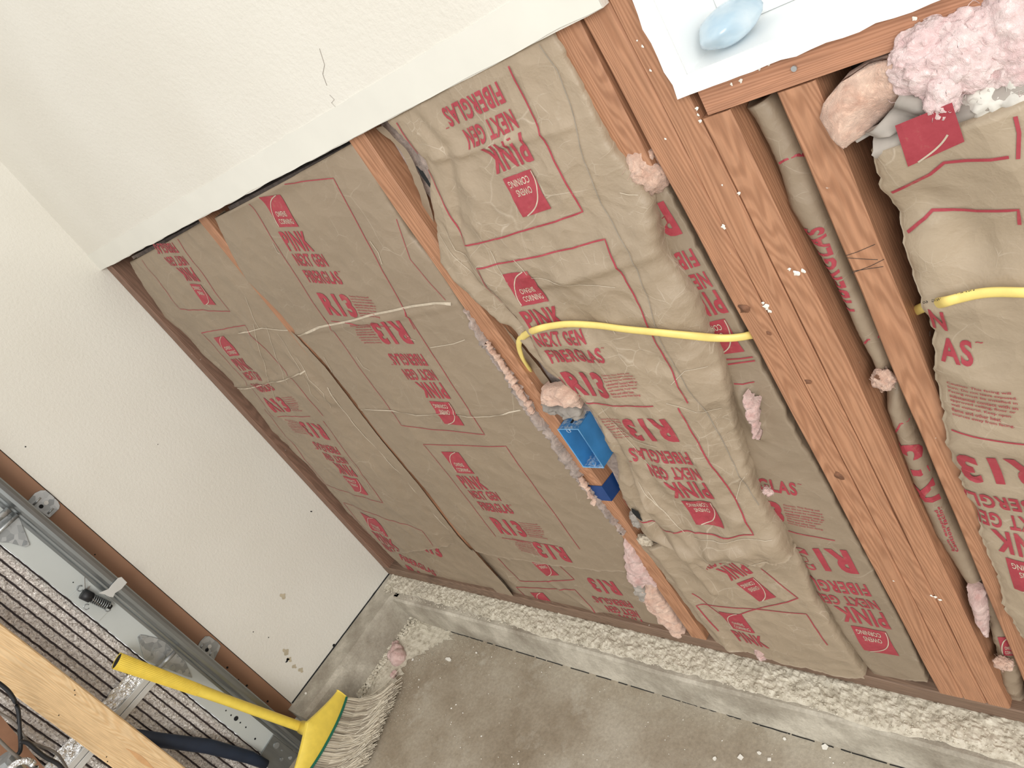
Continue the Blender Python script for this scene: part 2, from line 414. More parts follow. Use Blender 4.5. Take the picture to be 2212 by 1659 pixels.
class Print:
    """lettering and rules printed on a sheet"""
    def __init__(s, sh, nw=0): s.sh = sh; s.mb = MB(); s.off = .0011; s.nw = nw; s.lw = .0018 if nw else .0024
    def pt(s, x, z, off=None):
        y, u, v = s.sh.surf(x, z); return Vector((x, y - (off or s.off), z)), u, v
    def quad(s, pts, m=0, off=None, n=(10, 10)):
        """filled patch from a local grid function"""
        k = []; nu, nv = n
        for j in range(nv + 1):
            for i in range(nu + 1): k.append(pts(i / nu, j / nv))
        V = [s.pt(a, b, off)[0] for a, b in k]
        s.mb.add(V, [(j * (nu + 1) + i, (j + 1) * (nu + 1) + i, (j + 1) * (nu + 1) + i + 1, j * (nu + 1) + i + 1) for j in range(nv) for i in range(nu)], m)
    def line(s, pts, w, m=0, off=None, st=.008, clip=True):
        """pts in wall x,z"""
        P = [];
        for a, b in zip(pts, pts[1:]):
            a = Vector(a); b = Vector(b); n = max(1, int((b - a).length / st))
            for i in range(n): P.append(a.lerp(b, i / n))
        P.append(Vector(pts[-1])); prev = None
        for i, p in enumerate(P):
            t = (P[min(i + 1, len(P) - 1)] - P[max(0, i - 1)]).normalized(); n = Vector((-t.y, t.x)) * w / 2
            q1, u, v = s.pt(p.x + n.x, p.y + n.y, off); q2, _, _ = s.pt(p.x - n.x, p.y - n.y, off)
            ok = (.005 < u < .995 and .002 < v < .995) or not clip
            if ok and prev: s.mb.add([prev[0], prev[1], q2, q1], [(0, 1, 2, 3)], m)
            prev = (q1, q2) if ok else None
    def pxline(s, pts, w, m=0, off=None):
        s.line([s.sh.hit(*p)[0].xz for p in pts], w, m, off)
    def text(s, body, fn, m=0, bold=.03, off=None):
        V, Fc = glyphs(body, bold); pos = []; ok = []
        for c in V:
            x, z = fn(c.x, c.y); p, u, v = s.pt(x, z, off); pos.append(p); ok.append(-.0 < u < 1.0 and 0 < v < .998)
        use = {}; nv = []; nf = []
        for f in Fc:
            if all(ok[i] for i in f):
                q = []
                for i in f:
                    if i not in use: use[i] = len(nv); nv.append(pos[i])
                    q.append(use[i])
                nf.append(tuple(q))
        if nf: s.mb.add(nv, nf, m)
    def logo(s, fn, txt=True):
        """fn maps (a,b) in 0..1 square to wall x,z ; b=0 bottom"""
        s.quad(lambda a, b: fn(a, b), 0, None, (10, 12))
        arc = [(.02, .03), (.04, .28), (.13, .54), (.30, .76), (.52, .90), (.82, 1.0)]
        arc = [tuple(v) for v in catmull([Vector((a, b, 0)) for a, b in arc], 5)]
        s.line([fn(a, b) for a, b, _ in arc], .0017, 1, .0017)
        if not txt: return
        s.text('OWENS', lambda a, b: fn(.26 + a * .52, .34 + b * .17), 1, .012, .0018)
        s.text('CORNING', lambda a, b: fn(.20 + a * .70, .10 + b * .17), 1, .012, .0018)
    def block(s, pA, lA, pB, lB, parts='frame line r13 para fib next pink logo', xs=1.0, cau=True):
        A = s.sh.hit(*pA)[0].xz; B = s.sh.hit(*pB)[0].xz
        dl = Vector(lB) - Vector(lA); dw = B - A; k = dw.length / dl.length; an = math.atan2(dw.y, dw.x) - math.atan2(dl.y, dl.x)
        ca, sa = math.cos(an) * k, math.sin(an) * k
        def fn(x, z):
            x = (x - lA[0]) * xs; z -= lA[1]; return (A.x + ca * x - sa * z, A.y + sa * x + ca * z)
        bx = lambda x0, x1, z0, z1: (lambda a, b: fn(x0 + (x1 - x0) * a, z0 + (z1 - z0) * b))
        P = parts.split(); s.scale = k
        if 'line' in P: s.line([fn(.02, 0), (fn(.19, 0))], s.lw * .9)
        if 'frame' in P: s.line([fn(0, -.0), fn(0, .295), fn(.25, .295), fn(.25, 0)], s.lw)
        if 'top' in P: s.line([fn(0, .20), fn(0, .295), fn(.25, .295), fn(.25, .2)], .0024)
        if 'r13' in P: s.text('R13', bx(.03, .118, .016, .070), 0, .045)
        if 'fib' in P: s.text('FIBERGLAS', bx(.03, .148 - s.nw * .020, .0925, .1215)); s.text('~', bx(.151 - s.nw * .020, .157 - s.nw * .020, .119, .121))
        if 'next' in P: s.text('NEXT GEN', bx(.03, .13 - s.nw * .013, .1305, .158))
        if 'pink' in P: s.text('PINK', bx(.03, .107 - s.nw * .005, .163, .204))
        if 'logo' in P: s.logo(bx(.042, .098, .213, .275))
        if 'para' in P:
            lines = ['Caution: This facing will', 'burn. Do not leave exposed.', 'Facing must be installed in', 'substantial contact with an', 'approved ceiling, floor or', 'wall material. Keep open', 'flame and other heat', 'sources away from facing.']
            for i, t in enumerate(lines):
                z1 = .068 - i * .0063; s.text(t, bx(.122, .122 + .058 * len(t) / 27, z1 - .0044, z1), 0, .012)
        return fn
    def build(s, root): return s.mb.obj('printed_lettering', [M_INK, M_KRAFT_L], root) if s.mb.v else None
def crumple(x, z, sd, sc, amp):
    a = abs(nz(x * sc, z * sc, sd)) + .5 * abs(nz(x * sc * 2.1 + 3, z * sc * 2.1, sd + 5)); return -amp * (1 - 2 * a)
def pillow(u, p=.35): return (4 * max(0, u) * max(0, 1 - u)) ** p
def blob(name, mats, pts, r, root=None, amp=.45, sc=None, sub=4, squash=None, fibres=1, **k):
    """tuft of wool: displaced metaball-like union made as one remeshed surface"""
    bm = bmesh.new()
    bmesh.ops.create_icosphere(bm, subdivisions=sub, radius=1)
    c = sum((Vector(p) for p in pts), Vector()) / len(pts)
    sc = sc or 1.3 / r; V = []
    for v in bm.verts:
        d = v.co.normalized(); e = 0
        for p in pts:
            q = Vector(p) - c; e = max(e, q.dot(d))
        rad = e + r; p = c + d * rad
        n = .75 * noise.fractal(p * sc, .7, 2.1, 5) + .35 * (1 - 2.2 * abs(noise.noise(p * sc * 1.7 + Vector((9, 2, 4))))); q = c + d * (rad + r * amp * n)
        if squash: q = Vector((q.x, c.y + (q.y - c.y) * squash[0], c.z + (q.z - c.z) * squash[1]))
        V.append(q)
    Fc = [tuple(v.index for v in f.verts) for f in bm.faces]; bm.free()
    fb = MB(); fb.add(V, Fc); rq = random.Random(len(V) + int(c.x * 9999))
    if fibres:
        for i in range(int(fibres * 60)):
            q = V[rq.randrange(len(V))]; d = (q - c).normalized(); e = Vector((rq.gauss(0, 1), rq.gauss(0, 1), rq.gauss(0, 1))).normalized(); l = r * rq.uniform(.15, .45)
            P_ = [q - d * r * .1, q + (d * .5 + e * .6) * l * .5, q + (d * .4 + e * 1.2) * l, q + (d * .1 + e * 1.3 + e.cross(d) * .5) * l * 1.2]
            if max(p.y for p in P_) > q.y + .02: continue
            fb.tube(catmull(P_, 2), .00028, 3, cap=False)
    return mk(name, fb.v, fb.f, mats, root, smooth=True, **k)
def slab(root, x0, x1, z0, z1, yf, yb=.085, m=None):
    mb = MB(); n = 14; nzr = max(4, int((z1 - z0) / .03)); V = []; nu = 6
    for j in range(nzr + 1):
        z = z0 + (z1 - z0) * j / nzr
        for i in range(nu + 1):
            x = x0 + (x1 - x0) * i / nu; V.append((x + (.004 * nz(z * 40, i, 3) if i in (0, nu) else 0), yf + .006 * nz(x * 20, z * 20, 4), z))
    k = len(V)
    V += [(a, yb, c) for a, b, c in V]; Fc = []
    for j in range(nzr):
        for i in range(nu):
            a = j * (nu + 1) + i; Fc.append((a, a + 1, a + nu + 2, a + nu + 1)); Fc.append((k + a, k + a + nu + 1, k + a + nu + 2, k + a + 1))
        for e in (0, nu):
            a = j * (nu + 1) + e; Fc.append((a, a + nu + 1, k + a + nu + 1, k + a))
    for i in range(nu):
        Fc.append((i, i + 1, k + i + 1, k + i)); a = nzr * (nu + 1) + i; Fc.append((a, a + 1, k + a + 1, k + a))
    return mk('glass_wool', V, Fc, m or M_WOOLD, root, smooth=False)

# ================================================================== SETTING
FL = -.10
mb = MB(); mb.box((-.3, -4.2, FL - .1), (4.6, .3, FL)); mb.obj('floor', M_FLOOR, kind='structure', label='stained bare concrete slab with pale dust', )
# concrete curb, L shaped, under both walls
V = []; Fc = []
mb = MB()
def curbprof(): pass
n = 60
rows = []
for i in range(n + 1):
    x = .10 + (4.0 - .10) * (i / n) ** 1.3
    w = .004 * nz(x * 3, 1, 2)
    rows.append([(x, .10, 0), (x, -.074 + w, 0), (x, -.080 + w, -.006), (x, -.084 + w * .5, FL)])
V = [p for r in rows for p in r]
Fc = [(i * 4 + k, i * 4 + k + 1, (i + 1) * 4 + k + 1, (i + 1) * 4 + k) for i in range(n) for k in range(3)]
mb.add(V, Fc)
rows = []
for i in range(n + 1):
    y = .10 - .60 * i / n; w = .005 * nz(y * 9, 4, 7); s = min(1, max(0, (-y - .07) / .1))
    rows.append([(-.12, y, 0), (.084 + w, y, 0), (.100 + w, y, -.010), (.130 + w, y, FL)] if y < -.07 else [(-.12, y, 0), (.085, y, 0), (.104, y, -.0), (.12, y, -.0)])
V = [p for r in rows for p in r]
mb.add(V, [(i * 4 + k, (i + 1) * 4 + k, (i + 1) * 4 + k + 1, i * 4 + k + 1) for i in range(n) for k in range(3)])
mb.add([(-.12, -.50, 0), (.084, -.50, 0), (.100, -.50, -.010), (.130, -.50, FL), (-.12, -.50, FL)], [(0, 1, 2, 3, 4)])
curb = mb.obj('trim_1', M_CURB, kind='structure', label='low concrete curb running under both walls')
# left wall: painted drywall up to brown jamb
mb = MB(); nn = 40; YL = -.481
mb.box((-.0127, YL, -.012), (0, .02, 3.0), 0)
wall_l = mb.obj('wall_left', [M_DRY, M_GYP], kind='structure', label='cream painted drywall beside the garage door jamb')
mb = MB(); mb.box((-.12, YL, 0), (-.0127, .02, 3.0)); mb.obj('framing_core', M_SHEATH, wall_l)
# upper drywall on the stud wall with a ragged saw cut lower edge, opening for the window
CUT = 1.262
pts = [(x / 100, CUT + .0025 * nz(x * .13, 3) + .0012 * nz(x * .7, 9)) for x in range(0, 169, 2)]
outer = [(x, z) for x, z in pts] + [(1.681, 3.0), (0.0, 3.0)]
V = [(x, -.0127, z) for x, z in outer] + [(x, 0, z) for x, z in outer]; k = len(outer)
mb = MB(); mb.add(V, [tuple(range(k - 1, -1, -1)), tuple(range(k, 2 * k))] + [(i, (i + 1) % k, (i + 1) % k + k, i + k) for i in range(k)])
wall_b = mb.obj('wall_back', M_DRY, kind='structure', label='cream drywall above the cut line on the open stud wall')
mb = MB(); V = []; Fc = []; npt = 90
for i in range(npt + 1):
    x = 1.680 * i / npt; lo = CUT + .004 * nz(i * .26, 3) + .001; up = CUT + .048 + .0015 * nz(i * .4, 8) + .002 * (nz(i * 1.3, 2) > .45)
    V += [(x, -.0142, lo), (x, -.0142, up), (x, -.0127, up)]
for i in range(npt):
    a = i * 3; Fc += [(a, a + 3, a + 4, a + 1), (a + 1, a + 4, a + 5, a + 2)]
mk('smooth_joint_band', V, Fc, M_BAND, wall_b)
mb = MB()   # hairline cracks in the paint above the cut
for pl in ([(690, 105), (701, 140), (697, 160), (706, 185)], [(712, 205), (722, 215), (716, 222), (728, 235), (745, 240), (762, 248)], [(765, 240), (752, 250), (762, 256)], [(962, 140), (968, 126), (972, 118)]):
    P = [at(*p, 1, -.0131) for p in pl]; mb.tube(P, .00035, 5)
mb.obj('hairline_crack', M_GREYPAP, wall_b)
mb = MB(); mb.box((-.12, .089, 0), (1.70, .10, 3.0)); mb.box((1.70, .089, 0), (4.0, .10, 1.13)); mb.box((3.2, .089, 1.13), (4.0, .10, 3.0))
mb.obj('sheathing', M_SHEATH, wall_b)
# brown jamb board
mb = MB(); mb.box((-.03, -.602, -.04), (.004, -.483, 3.0))
trim = mb.obj('trim_2', M_TRIM, kind='structure', bevel=.002, label='brown painted wooden jamb board beside the garage door track')
mb = MB()
for p in [(491, 1442), (533, 1481), (578, 1515), (205, 1198), (515, 1468)]:
    c = at(*p, 0, .004); mb.tube([c - Vector((.004, 0, 0)), c + Vector((.0006, 0, 0))], .0032 if p[1] > 1300 and p[1] != 1468 else .0018, 10)
mb.obj('nail_hole', M_HOLE, trim)
mb = MB()  # stains on drywall
for (p, r) in [((617, 1408), .010), ((625, 1425), .008), ((636, 1440), .007), ((650, 1448), .008), ((611, 1288), .009), ((622, 1424), .005)]:
    c = at(*p, 0, .0008); poly = [(.0008, c.y + r * (.8 + .35 * math.sin(3 * a + r * 900)) * math.cos(a), c.z + r * (1 + .3 * math.sin(2 * a + r * 500)) * math.sin(a)) for a in [2 * math.pi * q / 18 for q in range(18)]]
    mb.add(poly, [tuple(range(18))])
mb.obj('stain', M_STAIN, wall_l)
mb = MB(); c = at(721, 1394, 0, .0006); mb.tube([c, c + Vector((.0008, 0, 0))], .0045, 12)
for p, r in [((55, 965), .0016), ((341, 960), .001), ((671, 1105), .0015), ((673, 1105), .002), ((547, 1365), .0015), ((580, 1377), .0015), ((620, 1428), .003), ((618, 1430), .002)]:
    c = at(*p, 0, .0006); mb.tube([c, c + Vector((.0006, 0, 0))], r, 8)
mb.obj('screw_hole', M_HOLE, wall_l)

# window with drywall returns, vinyl frame and glass
win = empty('window_1', kind='structure', label='bright white framed window above the rough sill')
XW = 1.7325; ZW = 1.170
mb = MB()
jx = lambda i: 1.7115 + .004 * nz(i * .5, 4) + .002 * nz(i * 1.7, 6)
pl = [(jx(i), 3.0 - (3.0 - 1.15) * i / 120) for i in range(121)]
V = []; Fc = []
for x, z in pl: V += [(x, -.0127, z), (XW, -.0127, max(z, ZW)), (x, 0, z)]
for i in range(120): a = i * 3; Fc += [(a, a + 3, a + 4, a + 1), (a, a + 2, a + 5, a + 3)]
mb.add(V, Fc)
V = []; Fc = []
for i in range(121):
    x = 1.7115 + (3.4 - 1.7115) * i / 120; z = 1.150 + .0025 * nz(i * .6, 7) + .0015 * nz(i * 2, 8)
    V += [(x, -.0127, z), (max(x, XW), -.0127, ZW), (x, 0, z)]
for i in range(120): a = i * 3; Fc += [(a, a + 3, a + 4, a + 1), (a, a + 2, a + 5, a + 3)]
mb.add(V, Fc)
mb.box((XW - .0127, -.0110, ZW - .0127), (XW, .13, 3.0)); mb.box((XW, -.0110, ZW - .0127), (3.4, .13, ZW))
mb.obj('drywall_return', M_VINYL, win)
mb = MB(); mb.box((XW, .09, ZW), (XW + .03, .13, 3.0)); mb.box((XW + .03, .09, ZW), (3.4, .13, ZW + .035)); mb.box((XW + .4, .10, ZW), (XW + .43, .13, 3.0))
mb.obj('window_frame', M_VINYL, win, bevel=.003)
mb = MB(); mb.box((XW + .03, .112, ZW + .035), (3.4, .116, 3.0)); mb.obj('pane', M_GLASS, win)

# ================================================================== FRAMING
def lumber(name, x0b, x0t, w, zb, zt, label, yf=0, d=.089, m=None, cat='stud', group=None, wt=None, kids=None, amp=.0012, parent=None):
    n = max(4, int((zt - zb) / .02)); V = []; Fc = []; sd = random.random() * 50; wt = wt or w
    prof = [(0, .003), (.003, 0), (.5, -.0), (1, 0), (1, 0), (1, 1), (0, 1)]
    for j in range(n + 1):
        t = j / n; z = zb + (zt - zb) * t; xl = x0b + (x0t - x0b) * t; ww = w + (wt - w) * t
        c = .002 + .0015 * max(0, nz(z * 12, sd)); a1 = amp * nz(z * 9, sd, 2); a2 = amp * nz(z * 7, sd, 5)
        V += [(xl + a1, yf + c, z), (xl + a1 + c, yf, z), (xl + ww + a2 - c, yf, z), (xl + ww + a2, yf + c, z), (xl + ww + a2, yf + d, z), (xl + a1, yf + d, z)]
    for j in range(n):
        for k in range(6):
            k2 = (k + 1) % 6; Fc.append((j * 6 + k, j * 6 + k2, (j + 1) * 6 + k2, (j + 1) * 6 + k))
    Fc += [(5, 4, 3, 2, 1, 0), tuple(n * 6 + k for k in range(6))]
    return mk(name, V, Fc, m or M_FIR, parent, label=label, cat=cat, group=group)
ZP = .0381
mb = MB(); V = []; Fc = []
for i in range(81):
    x = .0 + 4.0 * i / 80; a = .003 * nz(x * 5, 3); V += [(x, .088, .0), (x, .001 + a * .3, .0), (x, 0 + a * .3, .003), (x, 0 + a * .3, ZP - .003), (x, .002, ZP), (x, .088, ZP)]
for i in range(80):
    for k in range(6): k2 = (k + 1) % 6; Fc.append((i * 6 + k, (i + 1) * 6 + k, (i + 1) * 6 + k2, i * 6 + k2))
Fc += [(0, 1, 2, 3, 4, 5), tuple(80 * 6 + k for k in range(5, -1, -1))]
mk('sole_plate', V, Fc, M_PLATE, label='dark dirty sole plate lying on the concrete curb', cat='lumber')
lumber('wall_stud', .001, .001, .036, ZP, 2.4, 'dark brown stud in the corner against the drywall', m=M_CORNER)
lumber('wall_stud', .566, .646, .032, ZP, 2.4, 'thin strip of stud showing between the two left insulation batts', yf=.004, d=.08)
s2 = lumber('wall_stud', 1.189, 1.184, .0385, ZP, 2.4, 'stud that carries the blue outlet box')
tr = [lumber('wall_stud', 1.6810, 1.6070, .0362, ZP, 2.4, 'smooth left board of the triple stud pack under the window corner'),
      lumber('wall_stud', 1.7180, 1.6440, .0335, ZP, 2.4, 'middle board of the triple stud pack, lines of flame grain'),
      lumber('wall_stud', 1.7522, 1.7195, .0325, ZP, 1.1175, 'right board of the triple stud pack, stopping below the rough sill')]
lumber('cripple_block', 1.6010, 1.6010, .0375, 1.075, 2.4, 'short stub stud with a sawn lower end, left of the triple pack', amp=.001)
mb = MB(); mb.prism([(1.6010, 0.0005, 1.075), (1.6385, .0005, 1.075), (1.6385, .028, 1.052), (1.6010, .028, 1.052)], (0, .058, .004)); mb.add([(1.6010, .0005, 1.075), (1.601, .028, 1.052), (1.601, .086, 1.08)], [(0, 1, 2)]); 
mb.obj('angled_offcut', M_FIR, label='angled broken wood end under the short stub stud', cat='wood piece')
lumber('cripple_stud', 1.822, 1.803, .0375, ZP, 1.1175, 'cripple stud right of the triple pack with pencil scribbles', d=.086)
mb = MB(); V = []; Fc = []
for i in range(61):
    x = 1.728 + 2.2 * i / 60; V += [(x, 0, 1.1195), (x, 0, 1.1555), (x, .087, 1.1555), (x, .087, 1.1195)]
for i in range(60):
    for k in range(4): k2 = (k + 1) % 4; Fc.append((i * 4 + k, (i + 1) * 4 + k, (i + 1) * 4 + k2, i * 4 + k2))
Fc += [(0, 1, 2, 3), (243, 242, 241, 240)]
sill = mk('rough_sill', V, Fc, M_FIRX, label='horizontal rough sill board under the window', cat='lumber')
mb = MB(); c = at(1716, 147, 1, -.0006); mb.tube([c, c - Vector((0, .002, 0))], .0028, 10); mb.obj('nail_head', M_GALV, sill)
# white plaster smears on framing
def splat(pts, nm, root, m=M_WHITE, y=-.0008):
    mb = MB()
    for (p, r) in pts:
        c = at(*p, 1, y); q = 14; ph = random.random() * 6
        r *= .62 if m is M_WHITE else 1
        poly = [(c.x + r * (1 + .35 * math.sin(3 * a + ph) + .2 * math.sin(5 * a)) * math.cos(a), y, c.z + 1.2 * r * (1 + .3 * math.sin(2 * a + ph)) * math.sin(a)) for a in [2 * math.pi * k / q for k in range(q)]]
        poly.append((c.x, y - r * .25, c.z)); mb.add(poly, [(k, (k + 1) % q, q) for k in range(q)])
    return mb.obj(nm, m, root)
splat([((1655, 663), .006), ((1662, 672), .004), ((1648, 655), .003), ((1596, 418), .003), ((1437, 300), .002), ((1563, 490), .004)], 'plaster_smear', tr[1])
splat([((1505, 235), .003), ((1512, 262), .003), ((1508, 248), .002), ((1560, 400), .0015), ((1960, 70), .003), ((1975, 40), .003), ((1880, 50), .002), ((1600, 175), .003), ((1580, 182), .002), ((1660, 140), .002), ((1640, 150), .002), ((2070, 50), .004)], 'plaster_smear', sill)
splat([((1400, 30), .003), ((1408, 80), .002), ((1376, 88), .0015), ((1405, 152), .002), ((1388, 100), .002)], 'plaster_smear', tr[2] if False else tr[1])
splat([((1720, 590), .006), ((1735, 585), .004), ((1705, 582), .003), ((2020, 1290), .004), ((2030, 1296), .004), ((2012, 1287), .003), ((1930, 1255), .002)], 'plaster_smear', tr[2])

M_KNOT = flat('dark_knot', (.17, .075, .04), .6, 0, .4, 120)
splat([((1606, 667), .007), ((1812, 1028), .006), ((1660, 720), .003)], 'knot', tr[0], M_KNOT)
splat([((1745, 825), .004)], 'knot', tr[1], M_KNOT); splat([((1895, 815), .003)], 'knot', tr[2], M_KNOT)
# ================================================================== INSULATION
def batt(label): return empty('insulation_batt', label, 'insulation', 'kraft faced insulation batts in the stud bays')
# ---- bay 1 (far left)
b1 = batt('narrow looking batt in the corner bay against the left wall, upper piece')
Lp = [(274, 571), (308, 631), (352, 693), (402, 735), (431, 769), (475, 809), (504, 837), (547, 888), (583, 935), (641, 993), (659, 1010), (720, 1080), (775, 1142), (836, 1196)]
Rp = [(431, 483), (470, 530), (504, 570), (545, 622), (580, 662), (620, 715), (650, 745), (685, 795), (706, 834), (742, 884), (797, 950), (862, 1018), (914, 1078), (939, 1112), (973, 1147), (983, 1178)]
def d1(x, z, u, v):
    return .012 - .016 * pillow(u, .5) + crumple(x, z, 3, 9, .0025) + .003 * nz(x * 30, z * 12, 4)
s1 = Sheet(Lp, Rp, 0.004, d1, seed=1, jag=.004)
s1.crease((427, 718), (545, 715), .004, .003); s1.crease((505, 835), (655, 803), .005, .005); s1.crease((545, 690), (590, 890), .02, .006); s1.crease((620, 760), (715, 870), .012, .006)
s1.build(b1, st=.0065); slab(b1, .075, .585, .24, 1.25, .045)
p = Print(s1, 1)
p.block((467, 658), (.042, .275), (373, 525), (.03, .095), 'frame fib next pink logo')
p.block((462, 729), (.042, .275), (594, 890), (.03, .018), 'frame line fib next pink logo r13 para')
p.block((796, 1069), (.042, .275), (690, 918), (.03, .018), 'frame fib next pink logo r13 para')
p.block((778, 1106), (.042, .275), (880, 1243), (.03, .018), 'frame next pink logo fib')
p.pxline([(503, 836), (540, 838), (575, 829), (610, 822), (640, 810), (660, 800)], .0035, 1)
p.pxline([(515, 720), (545, 714), (568, 708), (600, 712), (632, 712)], .0025, 1)
p.pxline([(708, 836), (742, 886), (797, 951), (862, 1019), (914, 1079), (939, 1112), (972, 1146)], .0025, 1)
for q in ([(548, 700), (562, 760), (585, 830), (600, 880)], [(575, 705), (596, 770), (622, 830)], [(530, 640), (545, 680), (562, 712)], [(640, 770), (668, 820), (700, 850), (715, 880)], [(655, 810), (672, 850), (690, 868)], [(600, 720), (625, 760), (650, 800)], [(690, 960), (720, 980)], [(760, 1000), (790, 1040), (800, 1060)]): p.pxline(q, .0011, 1)  # thin pale ribbons paint the sheen of the crinkled paper
p.build(b1)
fl = Sheet([(625, 715), (682, 790), (739, 882), (796, 950), (860, 1018), (938, 1112), (972, 1148), (990, 1185)], [(636, 722), (704, 795), (779, 893), (820, 946), (903, 1046), (988, 1157), (1012, 1183), (1022, 1192)], -.001, None, seed=3, jag=.001)
fl.build(b1, 'stapling_flange', back=0)
b1b = batt('dirty lower piece of batt at the bottom of the corner bay')
sl = Sheet([(800, 1158), (836, 1196), (870, 1228)], [(975, 1170), (1012, 1183), (1060, 1235), (1085, 1258), (1117, 1300)], .012, lambda x, z, u, v: .004 - .006 * pillow(u) + crumple(x, z, 8, 10, .002), seed=5)
sl.build(b1b); fl = Sheet([(985, 1178), (1008, 1208), (1050, 1256), (1094, 1300)], [(1022, 1188), (1052, 1222), (1089, 1262), (1121, 1303)], .0015, None, seed=6, jag=.001); fl.build(b1b, 'stapling_flange', back=0); slab(b1b, .05, .6, .045, .27, .03)
p = Print(sl); p.block((852, 1180), (.03, .156), (888, 1240), (.03, .018), 'r13 line para fib'); p.block((905, 1180), (.03, .03), (975, 1205), (.15, .03), 'r13'); p.build(b1b)
# ---- bay 2
b2 = batt('flat clean batt left of the stud that carries the blue outlet box')
Lp = [(459, 474), (500, 560), (528, 610), (560, 640), (600, 680), (636, 722), (706, 798), (779, 895), (822, 950), (905, 1048), (990, 1159), (1020, 1190)]
Rp = [(757, 312), (800, 368), (843, 447), (887, 516), (927, 560), (963, 614), (990, 656), (1017, 700), (1043, 744), (1119, 863), (1181, 939), (1253, 1040), (1311, 1113), (1345, 1156), (1353, 1180), (1352, 1236)]
def d2(x, z, u, v):
    e = .010 * max(0, 1 - u / .03) ** 2
    return .004 - .012 * pillow(u, .5) + e + crumple(x, z, 13, 6, .002)
s2s = Sheet(Lp, Rp, 0.0, d2, seed=7, jag=.0015, jagb=.008)
s2s.crease((636, 720), (985, 655), .004, .004); s2s.crease((770, 880), (1130, 890), .004, .0025); s2s.crease((500, 445), (640, 380), .012, .005)
s2s.build(b2, st=.0065); slab(b2, .67, 1.17, .2, 1.25, .04)
p = Print(s2s, 1)
p.block((603, 503), (.03, .201), (710, 675), (.03, .022))
p.block((866, 697), (.03, .022), (970, 868), (.042, .213), 'frame para r13 fib next pink logo')
p.block((953, 975), (.042, .275), (1080, 1148), (.03, .022))
p.block((1215, 1183), (.03, .018), (1236, 1213), (.03, .066), 'r13 para')
p.pxline([(640, 722), (690, 706), (720, 700), (760, 692), (800, 680), (850, 670), (895, 660), (940, 654), (985, 655)], .0045, 1)
p.pxline([(740, 892), (790, 884), (850, 887), (900, 897), (960, 893), (1010, 900), (1060, 899), (1100, 890), (1125, 885)], .0022, 1)
p.pxline([(854, 462), (887, 560), (930, 612), (963, 648)], .0012, 0)
for q in ([(590, 525), (600, 545), (606, 548)], [(770, 770), (785, 792), (800, 800)], [(875, 720), (890, 733), (898, 735)], [(700, 770), (716, 800), (724, 830)], [(930, 750), (980, 742), (1005, 733)], [(800, 520), (818, 545), (826, 570)]): p.pxline(q, .0016, 1)
p.build(b2)
b2b = batt('short batt piece below the torn edge at the bottom of the second bay')
sl = Sheet([(1005, 1180), (1024, 1192), (1090, 1262), (1122, 1302)], [(1362, 1225), (1371, 1251), (1376, 1289), (1410, 1312), (1488, 1374)], .014, lambda x, z, u, v: .004 - .006 * pillow(u) + crumple(x, z, 18, 8, .003), seed=9)
sl.crease((1190, 1255), (1300, 1325), .008, .004); sl.build(b2b); slab(b2b, .65, 1.18, .045, .24, .04)
p = Print(sl)
p.block((1147, 1211), (.098, .213), (1208, 1242), (.042, .275), 'top logo'); p.block((1145, 1279), (.042, .275), (1204, 1313), (.098, .213), 'top logo')
p.block((1345, 1284), (.03, .066), (1402, 1358), (.03, .201), 'r13 fib next pink'); p.build(b2b)
# ---- bay 3 : crumpled bulging batt
b3 = batt('big crumpled bulging batt hanging out of the bay behind the yellow cable')
Lp = [(833, 262), (880, 310), (920, 350), (930, 418), (940, 485), (950, 548), (981, 599), (1031, 635), (1068, 668), (1116, 711), (1155, 769), (1188, 805), (1231, 838), (1275, 880), (1302, 925), (1332, 985), (1340, 1040), (1350, 1075), (1375, 1115), (1392, 1148), (1440, 1165), (1480, 1185)]
Rp = [(1193, 68), (1218, 120), (1247, 170), (1290, 255), (1313, 300), (1344, 339), (1367, 373), (1397, 415), (1415, 462), (1426, 509), (1436, 545), (1473, 599), (1502, 642), (1516, 679), (1524, 708), (1550, 755), (1564, 795), (1580, 852), (1590, 921), (1605, 972), (1622, 1012), (1633, 1048), (1648, 1084), (1672, 1120), (1696, 1156), (1716, 1196)]
def d3(x, z, u, v):
    hem = math.exp(-((v - .955) / .03) ** 2)
    g = .3 + .7 * min(1, v / .3)
    b = .004 - .030 * g * pillow(u, .5) - .014 * hem * pillow(u, .3)
    b += crumple(x, z, 23, 7, .0065 * g) + crumple(x + .3 * z, z * .5, 29, 16, .0030 * g) + crumple(x, z, 31, 38, .0010 * g)
    b += -.008 * math.exp(-((u - .22 - .1 * math.sin(v * 9)) / .06) ** 2) * g + .009 * math.exp(-((u - .14 - .06 * math.sin(v * 7 + 1)) / .035) ** 2) * g
    b += .004 * math.sin(u * 22 + v * 9) * max(0, u - .6) * 2 * g
    return b
s3 = Sheet(Lp, Rp, -.006, d3, seed=11, jag=.003, jagb=.012)
s3.crease((945, 335), (1110, 290), .006, .006); s3.crease((1110, 290), (1240, 265), .006, .004); s3.crease((1190, 590), (1480, 520), .008, .005)
s3.crease((1320, 930), (1420, 1060), .010, .008); s3.crease((1410, 1040), (1500, 1140), .010, .007); s3.crease((1600, 1100), (1540, 1190), .012, .006); s3.crease((1560, 760), (1600, 940), .008, .006)
s3.crease((1230, 870), (1330, 960), .008, .007); s3.crease((960, 560), (1090, 680), .012, .008)
s3.build(b3, st=.005, back=.05, curl=.03, bcurl=.05, m=M_KRAFTC)
p = Print(s3); p.off = .0015
p.block((1192, 449), (.042, .275), (1075, 178), (.03, .095), 'frame fib next pink logo')
p.block((1086, 592), (.042, .275), (1322, 858), (.118, .019), 'frame line r13 para fib next pink logo')
